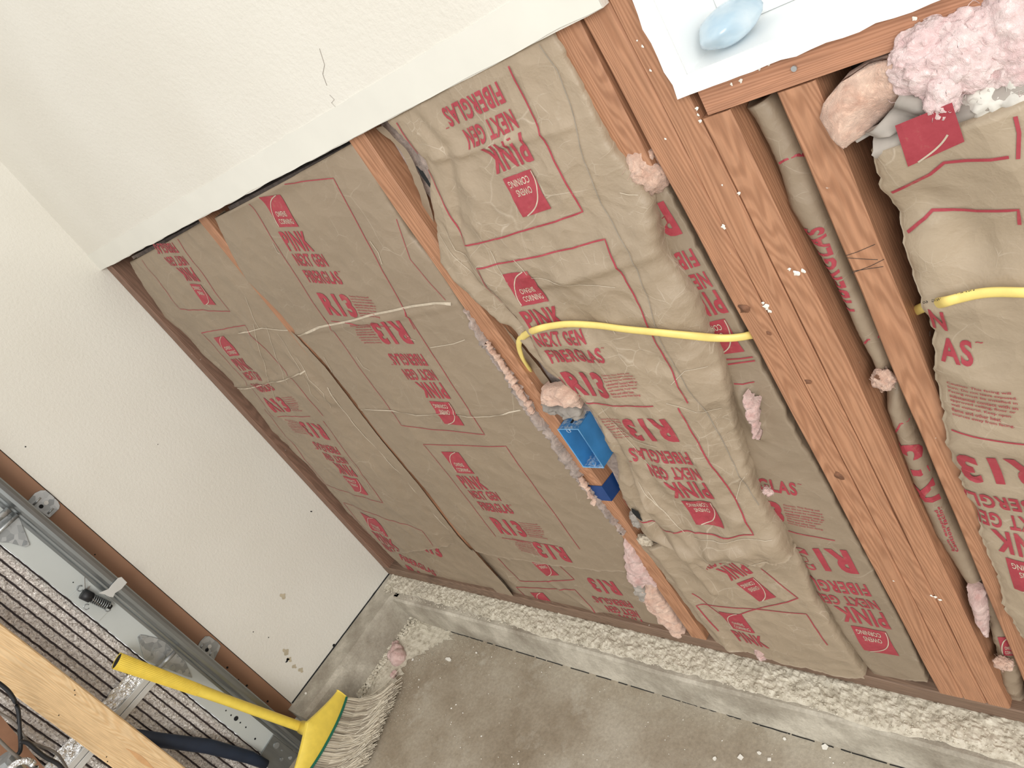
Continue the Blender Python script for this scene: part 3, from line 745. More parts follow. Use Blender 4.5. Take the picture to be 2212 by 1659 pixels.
p.block((1437, 905), (.03, .018), (1565, 1141), (.042, .275), 'frame para r13 fib next pink logo')
p.pxline([(1155, 82), (1205, 150), (1235, 230), (1246, 275), (1262, 345), (1300, 440), (1360, 545), (1400, 640), (1440, 760), (1520, 880), (1580, 990), (1640, 1090)], .0011, 2)
for q in ([(955, 480), (985, 540), (1040, 600), (1075, 640)], [(950, 505), (1000, 570), (1050, 620)], [(1060, 540), (1090, 600), (1120, 640)], [(1110, 560), (1150, 600), (1240, 615), (1330, 620)], [(1300, 880), (1340, 930), (1400, 1000), (1440, 1040)], [(1330, 915), (1370, 950), (1420, 965)], [(1380, 1040), (1410, 1080), (1450, 1120), (1480, 1150)], [(1400, 1060), (1430, 1100)], [(1310, 690), (1330, 720)], [(1390, 470), (1410, 440), (1440, 430)], [(1340, 415), (1380, 420)], [(1500, 1160), (1560, 1172), (1640, 1165), (1690, 1150)], [(1600, 790), (1585, 830)], [(1450, 830), (1480, 800), (1530, 790)], [(1440, 870), (1520, 890), (1560, 880)], [(1590, 1080), (1600, 1040), (1615, 1020)], [(1520, 1205), (1600, 1218), (1660, 1212)]): p.pxline(q, .0010, 1)
pr3 = p
p.mb.obj('printed_lettering', [M_INK, M_KRAFT_L, M_KRAFT_D], b3)
slab(b3, 1.235, 1.60, .25, 1.255, .03)
fl = Sheet([(812, 277), (865, 322), (890, 380), (908, 425), (920, 470), (935, 540), (965, 600), (1020, 650), (1060, 700), (1115, 760), (1150, 810), (1190, 845)], [(826, 272), (881, 326), (905, 375), (925, 430), (938, 480), (952, 555), (985, 605), (1035, 645), (1075, 690), (1125, 745), (1170, 800), (1205, 850)], .018, None, seed=4, jag=.002)
fl.build(b3, 'stapling_flange', back=.0)
# strip behind, right half of bay 3
b3b = batt('flatter batt strip between the bulging batt and the triple stud pack')
Lp = [(1330, 310), (1400, 420), (1440, 560), (1500, 700), (1550, 830), (1590, 950), (1630, 1070), (1690, 1170), (1724, 1215), (1762, 1300), (1815, 1380), (1882, 1468)]
Rp = [(1385, 300), (1410, 370), (1470, 480), (1560, 640), (1640, 790), (1686, 874), (1706, 921), (1756, 1005), (1806, 1098), (1871, 1216), (1918, 1300), (1965, 1390), (2003, 1476)]
s3b = Sheet(Lp, Rp, .006, lambda x, z, u, v: .004 + crumple(x, z, 33, 7, .003) + .010 * math.exp(-(u / .06) ** 2), seed=13)
s3b.crease((1600, 850), (1640, 940), .012, .010)
s3b.build(b3b, st=.0065); slab(b3b, 1.55, 1.66, .05, 1.05, .04)
p = Print(s3b)
p.block((1473, 499), (.03, .066), (1573, 670), (.03, .201), 'r13 fib next pink logo frame')
p.block((1686, 1087), (.118, .068), (1804, 1167), (.19, 0), 'fib r13 para line')
p.block((1829, 1189), (.03, .018), (1943, 1416), (.042, .275), 'fib next pink logo r13')
p.pxline([(1550, 777), (1600, 774), (1640, 768)], .0024); p.pxline([(1586, 828), (1605, 829), (1630, 824)], .0018)
p.build(b3b)
b3c = batt('lower batt piece tucked under the bulging batt above the curb')
Lp = [(1377, 1172), (1404, 1206), (1449, 1264), (1490, 1320), (1528, 1370), (1543, 1388)]
Rp = [(1700, 1180), (1722, 1200), (1760, 1300), (1812, 1380), (1850, 1435), (1875, 1470)]
s3c = Sheet(Lp, Rp, -.001, lambda x, z, u, v: .004 - .010 * pillow(u) + crumple(x, z, 37, 8, .0035) - .010 * math.exp(-((u - .13) / .045) ** 2), seed=15, jag=.002)
s3c.crease((1440, 1140), (1545, 1270), .008, .008); s3c.build(b3c, st=.0055, back=.03, m=M_KRAFTC)
p = Print(s3c)
p.block((1677, 1289), (.042, .275), (1550, 1232), (.107, .168), 'top pink logo next')
p.block((1552, 1320), (.042, .275), (1661, 1397), (.107, .168), 'top pink logo')
p.build(b3c)
# ---- bay 4 : rolled narrow strip
b4 = batt('narrow rolled batt squeezed between the triple pack and the cripple stud')
Lp = [(1607, 236), (1625, 262), (1640, 290), (1662, 330), (1677, 367), (1700, 450), (1750, 530), (1795, 600), (1854, 735), (1885, 785), (1901, 853), (1922, 912), (1947, 988), (1985, 1085), (2032, 1190), (2082, 1256)]
Rp = [(1668, 205), (1695, 240), (1720, 290), (1745, 340), (1770, 400), (1800, 480), (1840, 590), (1900, 700), (1935, 790), (1960, 880), (1990, 960), (2025, 1040), (2060, 1120), (2095, 1180), (2125, 1250)]
s4 = Sheet(Lp, Rp, .022, lambda x, z, u, v: .016 - .024 * pillow(u, .5) + crumple(x, z, 43, 9, .003), seed=17, jag=.001)
s4.crease((1905, 860), (1935, 800), .01, -.015)
s4.build(b4, st=.0045, back=.02)
p = Print(s4)
def seg(pr, body, a, b, h, m=0, flip=1):
    A = pr.sh.hit(*a)[0].xz; B = pr.sh.hit(*b)[0].xz; d = B - A; n = Vector((-d.y, d.x)).normalized() * h * flip
    pr.text(body, lambda x, y: tuple(A + d * x + n * y), m)
seg(p, 'FIBERGLAS', (1848, 672), (1778, 485), .024)
seg(p, 'R13', (2035, 1075), (1985, 945), .038)
seg(p, 'Caution facing', (2075, 1190), (2035, 1090), .006); seg(p, 'burn exposed', (2065, 1190), (2028, 1100), .005)
p.pxline([(1670, 352), (1695, 345), (1722, 334), (1745, 333)], .0024); p.pxline([(1855, 745), (1875, 733), (1900, 726)], .0024); p.pxline([(1931, 930), (1945, 915), (1965, 905), (1985, 904)], .0024)
p.build(b4); slab(b4, 1.79, 1.80, .3, 1.0, .04)
b4b = batt('small crumpled batt scrap at the foot of the narrow bay')
s4b = Sheet([(2118, 1280), (2135, 1340), (2150, 1400), (2160, 1440), (2170, 1525)], [(2150, 1270), (2165, 1320), (2185, 1380), (2205, 1425), (2212, 1530)], .022, lambda x, z, u, v: .006 - .012 * pillow(u) + crumple(x, z, 47, 14, .005), seed=19)
s4b.build(b4b, st=.004)
p = Print(s4b); p.logo(lambda a, b: tuple(s4b.hit(2155 + 35 * a + 12 * (1 - b), 1415 - 40 * b)[0].xz)); p.build(b4b)
# ---- bay 5 : right
b5 = batt('large batt at the right edge with its folded top open under the rough sill')
Lp = [(1885, 318), (1905, 395), (1922, 440), (1945, 500), (1962, 555), (1985, 610), (2000, 640), (2012, 680), (2022, 720), (2020, 790), (2030, 840), (2043, 905), (2052, 960), (2083, 1050), (2088, 1062), (2112, 1095), (2118, 1150), (2140, 1200), (2160, 1240), (2166, 1290), (2200, 1350), (2240, 1420), (2290, 1520)]
Rp = [(2420, 110), (2460, 300), (2500, 500), (2560, 700), (2620, 900), (2700, 1100), (2780, 1300), (2860, 1500)]
def d5(x, z, u, v):
    return -.002 - .022 * pillow(u, .5) + crumple(x, z, 53, 5, .009) + .012 * math.exp(-(((x - 1.93) / .025) ** 2 + ((z - .93) / .05) ** 2))
s5 = Sheet(Lp, Rp, -.004, d5, seed=21, jag=.005)
s5.crease((1920, 470), (2000, 420), .02, -.012); s5.crease((2000, 640), (2212, 600), .02, .006)
s5.build(b5, st=.006, back=.05, m=kraft('pale_kraft_paper', (.375, .30, .215), 1.0))
p = Print(s5); p.off = .0014
def lg5(a, b):
    t = (Vector((2085, 302)).lerp(Vector((1963, 357)), a)); q = (Vector((2058, 218)).lerp(Vector((1935, 268)), a)); r_ = q.lerp(t, b); return tuple(s5.hit(r_.x, r_.y, 5)[0].xz)
p.logo(lg5, False); p.pxline([(2195, 214), (2194, 250), (2202, 285), (2200, 342)], .003)
p.block((2104, 786), (.148, .095), (2180, 955), (.17, 0), 'line r13 para fib next')
p.block((2061, 978), (.118, .019), (2141, 1146), (.107, .168), 'r13 fib next pink logo')
p.pxline([(1961, 500), (1985, 480), (1998, 470), (2015, 452), (2060, 451), (2110, 454), (2200, 452), (2203, 484)], .003)
p.pxline([(1927, 415), (1970, 395), (2010, 375), (2040, 350), (2090, 345), (2140, 344), (2180, 338)], .003)
p.build(b5); slab(b5, 1.88, 2.6, .05, 1.09, .03, m=M_WOOL)
mbp = Sheet([(1886, 296), (1892, 318), (1900, 345)], [(2420, 60), (2420, 85), (2420, 130)], -.010, lambda x, z, u, v: -.014 * math.sin(v * 3.1) - .008 * nz(x * 20, z * 20, 3), seed=3)
mbp.build(b5, 'folded_paper_hem', st=.005, back=0, m=M_GREYPAP)

# ================================================================== WOOL TUFTS
def tuft(px, r, y, label, m=M_WOOL, amp=.45, sub=4, squash=None, group='tufts of pink glass wool', sc=None):
    pts = [at(a, b, 1, y) for a, b in px]
    return blob('insulation_tuft', m, pts, r, None, amp, sc, sub, squash, label=label, cat='insulation', group=group)
tuft([(1388, 350), (1398, 368), (1412, 378)], .019, .014, 'pale pink wool tuft under the short stub stud', M_WOOLP)
tuft([(1905, 815), (1912, 822)], .011, .01, 'pink wool tuft poking out beside the narrow rolled batt', M_WOOLP)
tuft([(1655, 1060), (1662, 1064)], .005, -.02, 'small pinkish wool ball low on the right side of the bulging batt', M_WOOL)
tuft([(2160, 1430), (2175, 1436)], .008, .0, 'white pink wool curl near the bottom right corner', M_WOOLP)
tuft([(1640, 1405), (1646, 1418)], .006, -.004, 'small pink wool tuft on the sole plate', M_WOOL)
tuft([(2000, 135), (2045, 160), (2100, 130), (2060, 110)], .027, -.006, 'large bright pink wool mass hanging below the window sill', M_WOOLB, .3, 6, (.7, 1))
tuft([(2035, 225), (2040, 190)], .012, -.022, 'drooping tip of bright pink wool over the red printed square', M_WOOLB, .3)
tuft([(2120, 110), (2180, 70), (2240, 40), (2200, 120)], .034, .006, 'bright pink wool mass at the right edge under the sill', M_WOOLB, .3, 6, (.7, 1))
def torn(label, Lp, Rp, y, m, bul=.012, cr=.008, sc=30, nm='torn_wool', cat='insulation', seed=41, jag=.004, grp=None, st=.003):
    e = empty('torn_insulation', label, cat, grp)
    sh = Sheet(Lp, Rp, y, lambda x, z, u, v: -bul * pillow(u, .6) * min(1, 6 * v, 6 * (1 - v)) + crumple(x, z, seed, sc, cr) + crumple(x * .4, z, seed + 3, sc * 3, cr * .5), seed=seed, jag=jag, jagb=jag * 1.5)
    sh.build(e, nm, st=st, back=.015, m=m); return e, sh
torn('pink wool bulging out left of the lower stud above the curb', [(1349, 1172), (1353, 1205), (1357, 1240), (1372, 1262)], [(1352, 1158), (1374, 1185), (1398, 1225), (1422, 1262)], .004, M_WOOL, .010, .008, 26, seed=41)
torn('long strand of pink wool left of the outlet box stud, just above the curb', [(1378, 1262), (1392, 1292), (1412, 1320), (1440, 1350), (1486, 1380)], [(1405, 1250), (1422, 1275), (1448, 1310), (1470, 1345), (1494, 1378)], .012, M_WOOLP, .012, .008, 28, seed=43)
torn('grey dusty paper scrap left of the long pink wool strand', [(1368, 1254), (1374, 1280), (1382, 1294)], [(1388, 1258), (1398, 1280), (1404, 1296)], .004, M_GREYPAP, .006, .006, 34, seed=44)
torn('orange pink wool wad above the blue outlet box', [(1174, 832), (1171, 850), (1174, 866)], [(1224, 832), (1248, 850), (1257, 876)], -.010, M_WOOLP, .014, .006, 30, seed=45, st=.0022)
torn('grey crumpled paper folded right above the blue outlet box', [(1174, 866), (1178, 880), (1196, 892)], [(1240, 872), (1258, 884), (1262, 900)], -.004, M_GREYPAP, .010, .010, 34, seed=46, st=.0022)
torn('pink wool showing through a slit right of the bulging batt', [(1606, 852), (1616, 885), (1626, 915), (1636, 948)], [(1624, 860), (1640, 880), (1638, 915), (1643, 950)], -.010, M_WOOL, .008, .008, 34, seed=48, st=.002)
torn('pink wool spilling from the foot of the narrow bay', [(2088, 1268), (2092, 1290), (2105, 1325), (2128, 1368)], [(2125, 1268), (2134, 1300), (2136, 1335), (2138, 1372)], .006, M_WOOL, .012, .006, 30, seed=47)
mb = MB()
fl = Sheet([(1935, 122), (1875, 142), (1815, 178), (1783, 215), (1770, 250), (1790, 272), (1826, 300)], [(1990, 125), (1972, 165), (1958, 200), (1946, 225), (1925, 250), (1890, 275), (1842, 303)], -.004, lambda x, z, u, v: -.014 * pillow(u, .6) + crumple(x, z, 61, 14, .010), seed=31)
fp = empty('torn_batt_flap', 'peach coloured torn flap of wool folded over beside the cripple stud', 'insulation'); fl.build(fp, 'peeled_wool', st=.004, m=M_WOOLP, back=.02)
fl = Sheet([(1952, 190), (1930, 235), (1880, 280), (1840, 300)], [(2060, 215), (2040, 232), (1960, 272), (1850, 308)], -.012, lambda x, z, u, v: -.008 * math.sin(v * 12) + crumple(x, z, 63, 20, .006), seed=33)
fl.build(fp, 'grey_paper_fold', st=.004, m=M_GREYPAP, back=.01)
tuft([(2120, 215), (2170, 205), (2230, 195)], .016, -.004, 'dusty pale wool edge above the paper at the right edge', flat('dusty_white_wool', (.62, .60, .55), 1, 0, .2, 40), .5)
# dark torn paper fringe along the left side of the outlet box stud
fr = empty('torn_paper_fringe', 'ragged dusty wool and paper fringe along the left of the outlet box stud', 'insulation')
pa_ = [(1000, 668), (1041, 740), (1083, 798), (1117, 855), (1146, 902), (1179, 938), (1213, 990), (1251, 1043), (1300, 1100), (1345, 1150)]
pb_ = [(1010, 672), (1053, 738), (1098, 795), (1134, 848), (1160, 890), (1197, 940), (1232, 985), (1268, 1045), (1308, 1096), (1350, 1148)]
fs = Sheet(pa_, pb_, -.002, lambda x, z, u, v: .006 - .012 * pillow(u) + crumple(x, z, 71, 40, .006), seed=23, jag=.009)
fs.build(fr, 'wool_shreds', st=.0028, m=M_WOOLD, back=.008)
fs = Sheet([(1050, 738), (1085, 792), (1122, 850), (1150, 893)], [(1057, 738), (1094, 790), (1130, 845), (1156, 886)], -.006, lambda x, z, u, v: -.006 * pillow(u) + crumple(x, z, 75, 60, .005), seed=29, jag=.008); fs.build(fr, 'pale_wool_wisp', st=.0025, m=M_WOOLP, back=.004)
fs = Sheet([(1250, 1028), (1262, 1050), (1285, 1085)], [(1258, 1026), (1272, 1050), (1290, 1083)], -.006, lambda x, z, u, v: -.006 * pillow(u) + crumple(x, z, 75, 60, .006), seed=30, jag=.009); fs.build(fr, 'pale_wool_wisp', st=.0025, m=M_WOOLP, back=.004)

# ================================================================== OUTLET BOX, TAPE, CABLE
ob = empty('outlet_box', 'empty blue plastic outlet box on the side of the stud', 'outlet box')
yb = -.012; TL = at(1204, 925, 1, yb); TR = at(1252, 929, 1, yb); BR = at(1304, 1013, 1, yb); BL = at(1258, 1006, 1, yb)
x0, x1 = (TL.x + BL.x) / 2, (TR.x + BR.x) / 2; z1, z0 = (TL.z + TR.z) / 2, (BL.z + BR.z) / 2
t = .0018; mb = MB()
mb.box((x0, yb, z0), (x0 + t, .065, z1)); mb.box((x1 - t, yb, z0), (x1, .065, z1)); mb.box((x0, .065, z0), (x1, .067, z1))
mb.obj('side_walls', M_BLUE, ob)
mb = MB(); mb.box((x0 + t, yb, z1 - t), (x1 - t, .065, z1)); mb.box((x0 + t, yb, z0), (x1 - t, .065, z0 + t)); mb.prism([(x0 + .026, yb + .001, z0 + t), (x0 + .030, yb + .001, z0 + t), (x0 + .030, yb + .001, z0 + .018), (x0 + .026, yb + .001, z0 + .010)], (0, .05, 0))
mb.obj('dusty_end_walls', M_BLUED, ob)
mb = MB(); mb.tube([(x0, yb, z0), (x0, yb, z1), (x1, yb, z1), (x1, yb, z0), (x0, yb, z0)], .0011, 6); mb.obj('rim', flat('painted_lit_edge', (.16, .38, .62), .5), ob)  # lighter strip paints bright lit edges around the box opening
mb = MB(); mb.box((x0 + .020, yb + .015, z1), (x0 + .025, yb + .03, z1 + .0006)); mb.obj('cable_slot', M_HOLE, ob)
mb = MB(); c = Vector((x0 + .022, yb + .001, z1 - .005)); mb.tube([c + Vector((.004 * math.cos(a), 0, .004 * math.sin(a))) for a in [k * math.pi / 8 for k in range(17)]], .001, 6); mb.obj('screw_boss', M_BLUED, ob)
mb = MB()
xa, xb = 1.1865, 1.2285
pa = at(1268, 1047, 1, -.0015).z; pb = at(1302, 1052, 1, -.0015).z; pc = at(1292, 1080, 1, -.0015).z; pd = at(1324, 1083, 1, -.0015).z
zA = (pa + pb) / 2; zB = (pc + pd) / 2
mb.add([(xa, .02, zA), (xa, -.0015, zA), (xb, -.0015, zA), (xb, .04, zA - .005), (xa, .02, zB), (xa, -.0015, zB), (xb, -.0015, zB), (xb, .04, zB - .004)], [(0, 1, 5, 4), (1, 2, 6, 5), (2, 3, 7, 6)])
o = mb.obj('blue_tape', M_TAPE, label='dark blue tape wrapped around the stud below the outlet box', cat='tape'); sm = o.modifiers.new('s', 'SOLIDIFY'); sm.thickness = .0006; sm.offset = 1
tuft([(1388, 1165), (1400, 1168)], .008, -.008, 'tan torn paper scrap at the lower left end of the bulging batt', M_KRAFT_L, .6, group='crumpled paper scraps')
tuft([(1372, 1110), (1380, 1130)], .006, -.006, 'ragged grey paper bit beside the stud under the blue tape', M_GREYPAP, .7, group='crumpled paper scraps')
mb = MB()
for (c, rx, rz) in (((1378, 1108), .007, .016), ((1418, 1166), .008, .006), ((924, 385), .004, .022)):
    P, u, v = s3.hit(*c); q = 12; poly = [(P.x + rx * (1 + .3 * math.sin(3 * a)) * math.cos(a), P.y - .004, P.z + rz * (1 + .25 * math.sin(4 * a)) * math.sin(a)) for a in [2 * math.pi * k / q for k in range(q)]]
    mb.add(poly, [tuple(range(q))])
mb.obj('torn_hole', M_HOLE, b3)

cb = empty('electrical_cable', 'yellow flat electrical cable passing through the studs', 'cable')
P = []
for (px, py, y) in [(1150, 806, .035), (1143, 796, .012), (1128, 772, -.002), (1121, 748, -.008), (1124, 733, -.014), (1140, 720, None), (1158, 712, None), (1185, 705, None), (1230, 700, None), (1290, 703, None), (1350, 711, None), (1420, 718, None), (1490, 725, None), (1545, 730, -.012), (1580, 730, -.004), (1606, 727, .0032), (1626, 723, .012), (1700, 712, .05), (1850, 700, .066), (1930, 692, .066), (1985, 668, .02), (2010, 659, -.005)]:
    if y is None: q = s3.hit(px, py)[0]; q = at(px, py, 1, q.y - .009)
    else: q = at(px, py, 1, y)
    P.append(q)
for (px, py) in [(2040, 652), (2075, 643), (2110, 635), (2150, 631), (2212, 632), (2280, 634)]:
    q = s5.hit(px, py)[0]; P.append(at(px, py, 1, q.y - .012))
P = catmull(P, 6)
mb = MB(); mb.tube(P, .0056, 12, ry=.0032, up=(0, 0, 1)); mb.obj('sheath', M_YEL, cb, smooth=True)
mb = MB()
def cabtext(body, a, b, h):
    V, Fc = glyphs(body, .01); A = Vector(a); B = Vector(b)
    for k, f in enumerate([1]):
        out = []
        for c in V:
            px = A.x + (B.x - A.x) * c.x; py = A.y + (B.y - A.y) * c.x + 0; n = Vector((-(B.y - A.y), (B.x - A.x))).normalized() * h * c.y
            px += n.x; py += n.y; best = s5.hit(px, py, 3)[0].y - .0172; out.append(at(px, py, 1, best))
        mb.add(out, Fc)
cabtext('60', (2005, 654), (1994, 657), 6.0); cabtext('W/G', (2033, 649), (2013, 653), 6.0); cabtext('12-2', (2068, 640), (2040, 647), 6.0); cabtext('NM-B', (2106, 631), (2075, 638), 6.0);
mb.obj('printed_lettering', M_INKB, cb)

# pencil scribbles on the cripple stud
mb = MB()
for pl in ([(1828, 552), (1850, 545), (1890, 528)], [(1830, 557), (1870, 560), (1896, 561)], [(1840, 590), (1880, 575), (1910, 560)], [(1842, 586), (1880, 580), (1908, 576)]):
    mb.tube([at(*q, 1, -.0006) for q in pl], .0003, 5)
scr = mb.obj('pencil_scribble', M_INKB); 
for o in COL.objects:
    if o.name.startswith('cripple_stud'): scr.parent = o

# ================================================================== CURB CRUST, DEBRIS
V = []; Fc = []; nx = 420; ny = 16; x0 = .03; x1 = 2.0
for i in range(nx + 1):
    x = x0 + (x1 - x0) * i / nx; wd_ = .050 + .010 * nz(x * 6, 5) + .006 * nz(x * 40, 2) + (.018 if x > .9 else .018 * x / .9)
    for j in range(ny + 1):
        t = j / ny; y = .0 - wd_ * t
        h = (.0045 + .004 * fbm(x * 110, y * 110, 2, 3) + .005 * max(0, nz(x * 60, y * 60, 9))) * min(1, (1 - t) * 5) * (1 if t > 0 else .8)
        V.append((x, y, .0003 + max(0, h)))
for i in range(nx):
    for j in range(ny): a = i * (ny + 1) + j; Fc.append((a, a + 1, a + ny + 2, a + ny + 1))
mk('mortar_crust', V, Fc, M_CRUST, kind='stuff', label='crumbly cream mortar crust lying along the top of the curb', cat='mortar debris', smooth=False)
mb = MB(); rnd = random.Random(3)
def crumb(c, r):
    h = [Vector((rnd.uniform(.6, 1), 0, 0)), Vector((0, rnd.uniform(.6, 1), 0)), Vector((0, 0, rnd.uniform(.5, .9)))]
    R = Matrix.Rotation(rnd.uniform(0, 6), 3, 'Z') @ Matrix.Rotation(rnd.uniform(0, 1), 3, 'X')
    v = [c + R @ (s * q * r) for q in h for s in (1, -1)]
    mb.add(v, [(0, 2, 4), (2, 1, 4), (1, 3, 4), (3, 0, 4), (2, 0, 5), (1, 2, 5), (3, 1, 5), (0, 3, 5)])
for i in range(2600):
    x = rnd.uniform(.04, 2.0); y = -.070 * rnd.random() ** .8; crumb(Vector((x, y, .005)), rnd.uniform(.001, .0032) * (1.5 if rnd.random() < .06 else 1))
for i in range(500):
    x = rnd.uniform(.15, 2.0); y = -.086 - abs(rnd.gauss(0, .02)); crumb(Vector((x, y, FL + .001)), rnd.uniform(.0005, .0014))
mb.obj('mortar_crumbs', M_CRUST, kind='stuff', label='loose mortar crumbs scattered over the curb', cat='mortar debris')
mb = MB(); rj = random.Random(9); x = .16
while x < 2.3:
    l = rj.uniform(.02, .09); mb.tube([(x + l * k / 4, -.0852 + .0012 * nz(x * 30 + k, 3), FL + .0002) for k in range(5)], .0011, 5); x += l + rj.uniform(.002, .03)
mb.obj('floor_joint', M_HOLE, curb)
mb = MB(); mb.tube([(.0012 + .001 * nz(k * .7, 3), -.48 * k / 30, -.0004 + .001 * nz(k * .9, 5)) for k in range(31)], .0032, 6); mb.obj('wall_gap', M_HOLE, curb)
# dust heap along the foot of the left curb
V = []; Fc = []; nu, nv = 60, 70
hz = [((893, 1332), (985, 1360)), ((872, 1355), (950, 1392)), ((852, 1378), (908, 1414)), ((845, 1400), (882, 1425)), ((835, 1420), (872, 1445)), ((815, 1445), (858, 1468)), ((790, 1485), (835, 1512)), ((775, 1505), (815, 1540))]
La = [at(*a, 2, FL + .004).xy for a, b in hz]; Lb = [at(*b, 2, FL).xy for a, b in hz]; ta = polyT(La); tb = polyT(Lb)
for j in range(nv + 1):
    a = evalp(La, ta, j / nv); b = evalp(Lb, tb, j / nv)
    for i in range(nu + 1):
        u = i / nu; q = a.lerp(b, u); q += (b - a) * (.25 * nz(j * .35, 1, 8) * u); q.x += .004 * nz(j * .3, i * .05, 3); e = math.sin(math.pi * min(1, u * 1.0) ** .45)
        h = (.009 * e * (1 - u) ** 1.2 + .007 * max(0, fbm(q.x * 90, q.y * 90, 5, 3)) * (1 - u) ** 2 * min(1, u * 8)); V.append((q.x, q.y, FL + .0008 + h))
for j in range(nv):
    for i in range(nu): a = j * (nu + 1) + i; Fc.append((a, a + 1, a + nu + 2, a + nu + 1))
mk('dust_heap', V, Fc, M_CRUST, kind='stuff', label='swept heap of cream mortar dust at the foot of the left curb', cat='dust')
mb = MB()
for i in range(900):
    t = rnd.random(); a = evalp(La, ta, t); b = evalp(Lb, tb, t); u = abs(rnd.gauss(0, .3)); q = a.lerp(b, u); crumb(Vector((q.x - .002, q.y, FL + .014 - .012 * min(1, u))), rnd.uniform(.002, .009) * (1 if u < .22 else .25))
for i in range(3500):
    t = rnd.random() ** 1.3; a = evalp(La, ta, t); b = evalp(Lb, tb, t); q = a.lerp(b, abs(rnd.gauss(0, .9)))
    if q.y < -.086: crumb(Vector((q.x, q.y, FL + .0012)), rnd.uniform(.0005, .0016))
mb.obj('mortar_lumps', M_CRUST, kind='stuff', label='small mortar lumps along the edge of the swept dust heap', cat='mortar debris')
def fblob(px, r, label, m=M_WOOL, z=FL + .012, amp=.4, sub=4):
    pts = [at(a, b, 2, z) for a, b in px]; return blob('insulation_tuft', m, pts, r, None, amp, None, sub, None, label=label, cat='insulation', group='tufts of pink glass wool')
fblob([(848, 1415), (862, 1425), (858, 1402)], .014, 'pink wool ball lying in the dust heap near the broom', M_WOOL, amp=.3, z=FL + .010)
fblob([(853, 1452), (848, 1460)], .006, 'small dark pink wool wisp below the pink ball in the dust', M_WOOL)
fblob([(858, 1388), (850, 1392)], .005, 'tiny pink wool shred above the pink ball in the dust', M_WOOL)
# white chips on the floor
chips = [((969, 1425), .013, 'narrow white plaster sliver on the floor right of the pink wool ball'), ((892, 1425), .009, 'pale plaster flake on the floor beside the pink wool ball'), ((1029, 1410), .007, 'white plaster crumb on the floor below the curb corner, right of the sliver'),
         ((1544, 1639), .010, 'leftmost of the white plaster flakes along the bottom edge'), ((1600, 1637), .015, 'largest white plaster flake on the floor at the bottom edge'), ((1640, 1627), .010, 'white plaster flake just right of the largest flake'), ((1782, 1614), .014, 'white plaster flake on the floor close to the curb foot'), ((1695, 1596), .008, 'white plaster flake nearest above the group at the bottom edge'), ((1662, 1640), .009, 'lowest right plaster flake of the group at the bottom edge'),
         ((1188, 1441), .004, None), ((1170, 1452), .004, None), ((1214, 1437), .003, None), ((905, 1468), .006, None), ((904, 1484), .004, None), ((1000, 1540), .005, None), ((975, 1530), .006, None), ((985, 1522), .005, None), ((1040, 1590), .005, None), ((1120, 1650), .006, None), ((975, 1560), .004, None), ((1560, 1600), .004, None), ((1800, 1648), .005, None), ((860, 1545), .004, None), ((1260, 1630), .005, None), ((1400, 1560), .004, None)]
specks = [c_ for c_ in chips if c_[1] < .0065]; chips = [c_ for c_ in chips if c_[1] >= .0065]
mb = MB()
for pp, r, lb in specks + [((rnd.uniform(900, 2000), rnd.uniform(1380, 1655)), rnd.uniform(.0015, .004), None) for _ in range(120)]:
    c = at(*pp, 2, FL + .001)
    if c.y < -.09: crumb(c, r * .6)
mb.obj('plaster_specks', M_WHITE, kind='stuff', label='tiny white plaster specks scattered over the bare concrete floor', cat='plaster specks')
for i, (pp, r, lb) in enumerate(chips):
    c = at(*pp, 2, FL + .002); n = rnd.choice([4, 5, 6]); ph = rnd.random() * 6; el = 2.2 if i == 0 else 1.0
    poly = [(c.x + r * .5 * rnd.uniform(.7, 1.1) * math.cos(ph + 2 * math.pi * k / n) * el, c.y + r * .5 * rnd.uniform(.6, 1.1) * math.sin(ph + 2 * math.pi * k / n), FL + .0006 + rnd.uniform(0, .001)) for k in range(n)]
    mb = MB(); mb.prism(poly, (0, 0, .0022)); mb.obj('plaster_chip', M_WHITE, label=lb or 'small white plaster crumb on the bare concrete floor', cat='plaster chip', group='white plaster chips on the floor')
# chips on the curb face top
for pp, r, lb in [((708, 1404), .008, 'larger white plaster crumb on the left curb below the screw hole'), ((660, 1497), .005, 'small white plaster crumb on the left curb near the jamb')]:
    c = at(*pp, 2, .004); mb = MB(); mb.prism([(c.x + r * math.cos(a), c.y + .7 * r * math.sin(a), .001) for a in (0, 1.2, 2.3, 3.5, 4.8)], (0, 0, .003)); mb.obj('plaster_chip', M_WHITE, label=lb, cat='plaster chip', group='white plaster chips on the left curb')

# ================================================================== GARAGE DOOR
door = empty('door_1', kind='structure', label='foil lined garage door with pale steel stile')
XD = .035
mb = MB(); mb.box((XD - .03, -.632, FL + .02), (XD, -.560, 2.1)); stile = mb.obj('stile', M_STILE, door, bevel=.002)
mb = MB()
for p_, r in [((510, 1552), .0065), ((488, 1535), .002), ((499, 1545), .0022), ((519, 1561), .0022), ((531, 1571), .0022), ((551, 1596), .003), ((158, 1258), .0015)]:
    c = at(*p_, 0, XD + .0004); mb.tube([c, c + Vector((.0004, 0, 0))], r, 12)
mb.obj('bolt_hole', M_HOLE, stile)
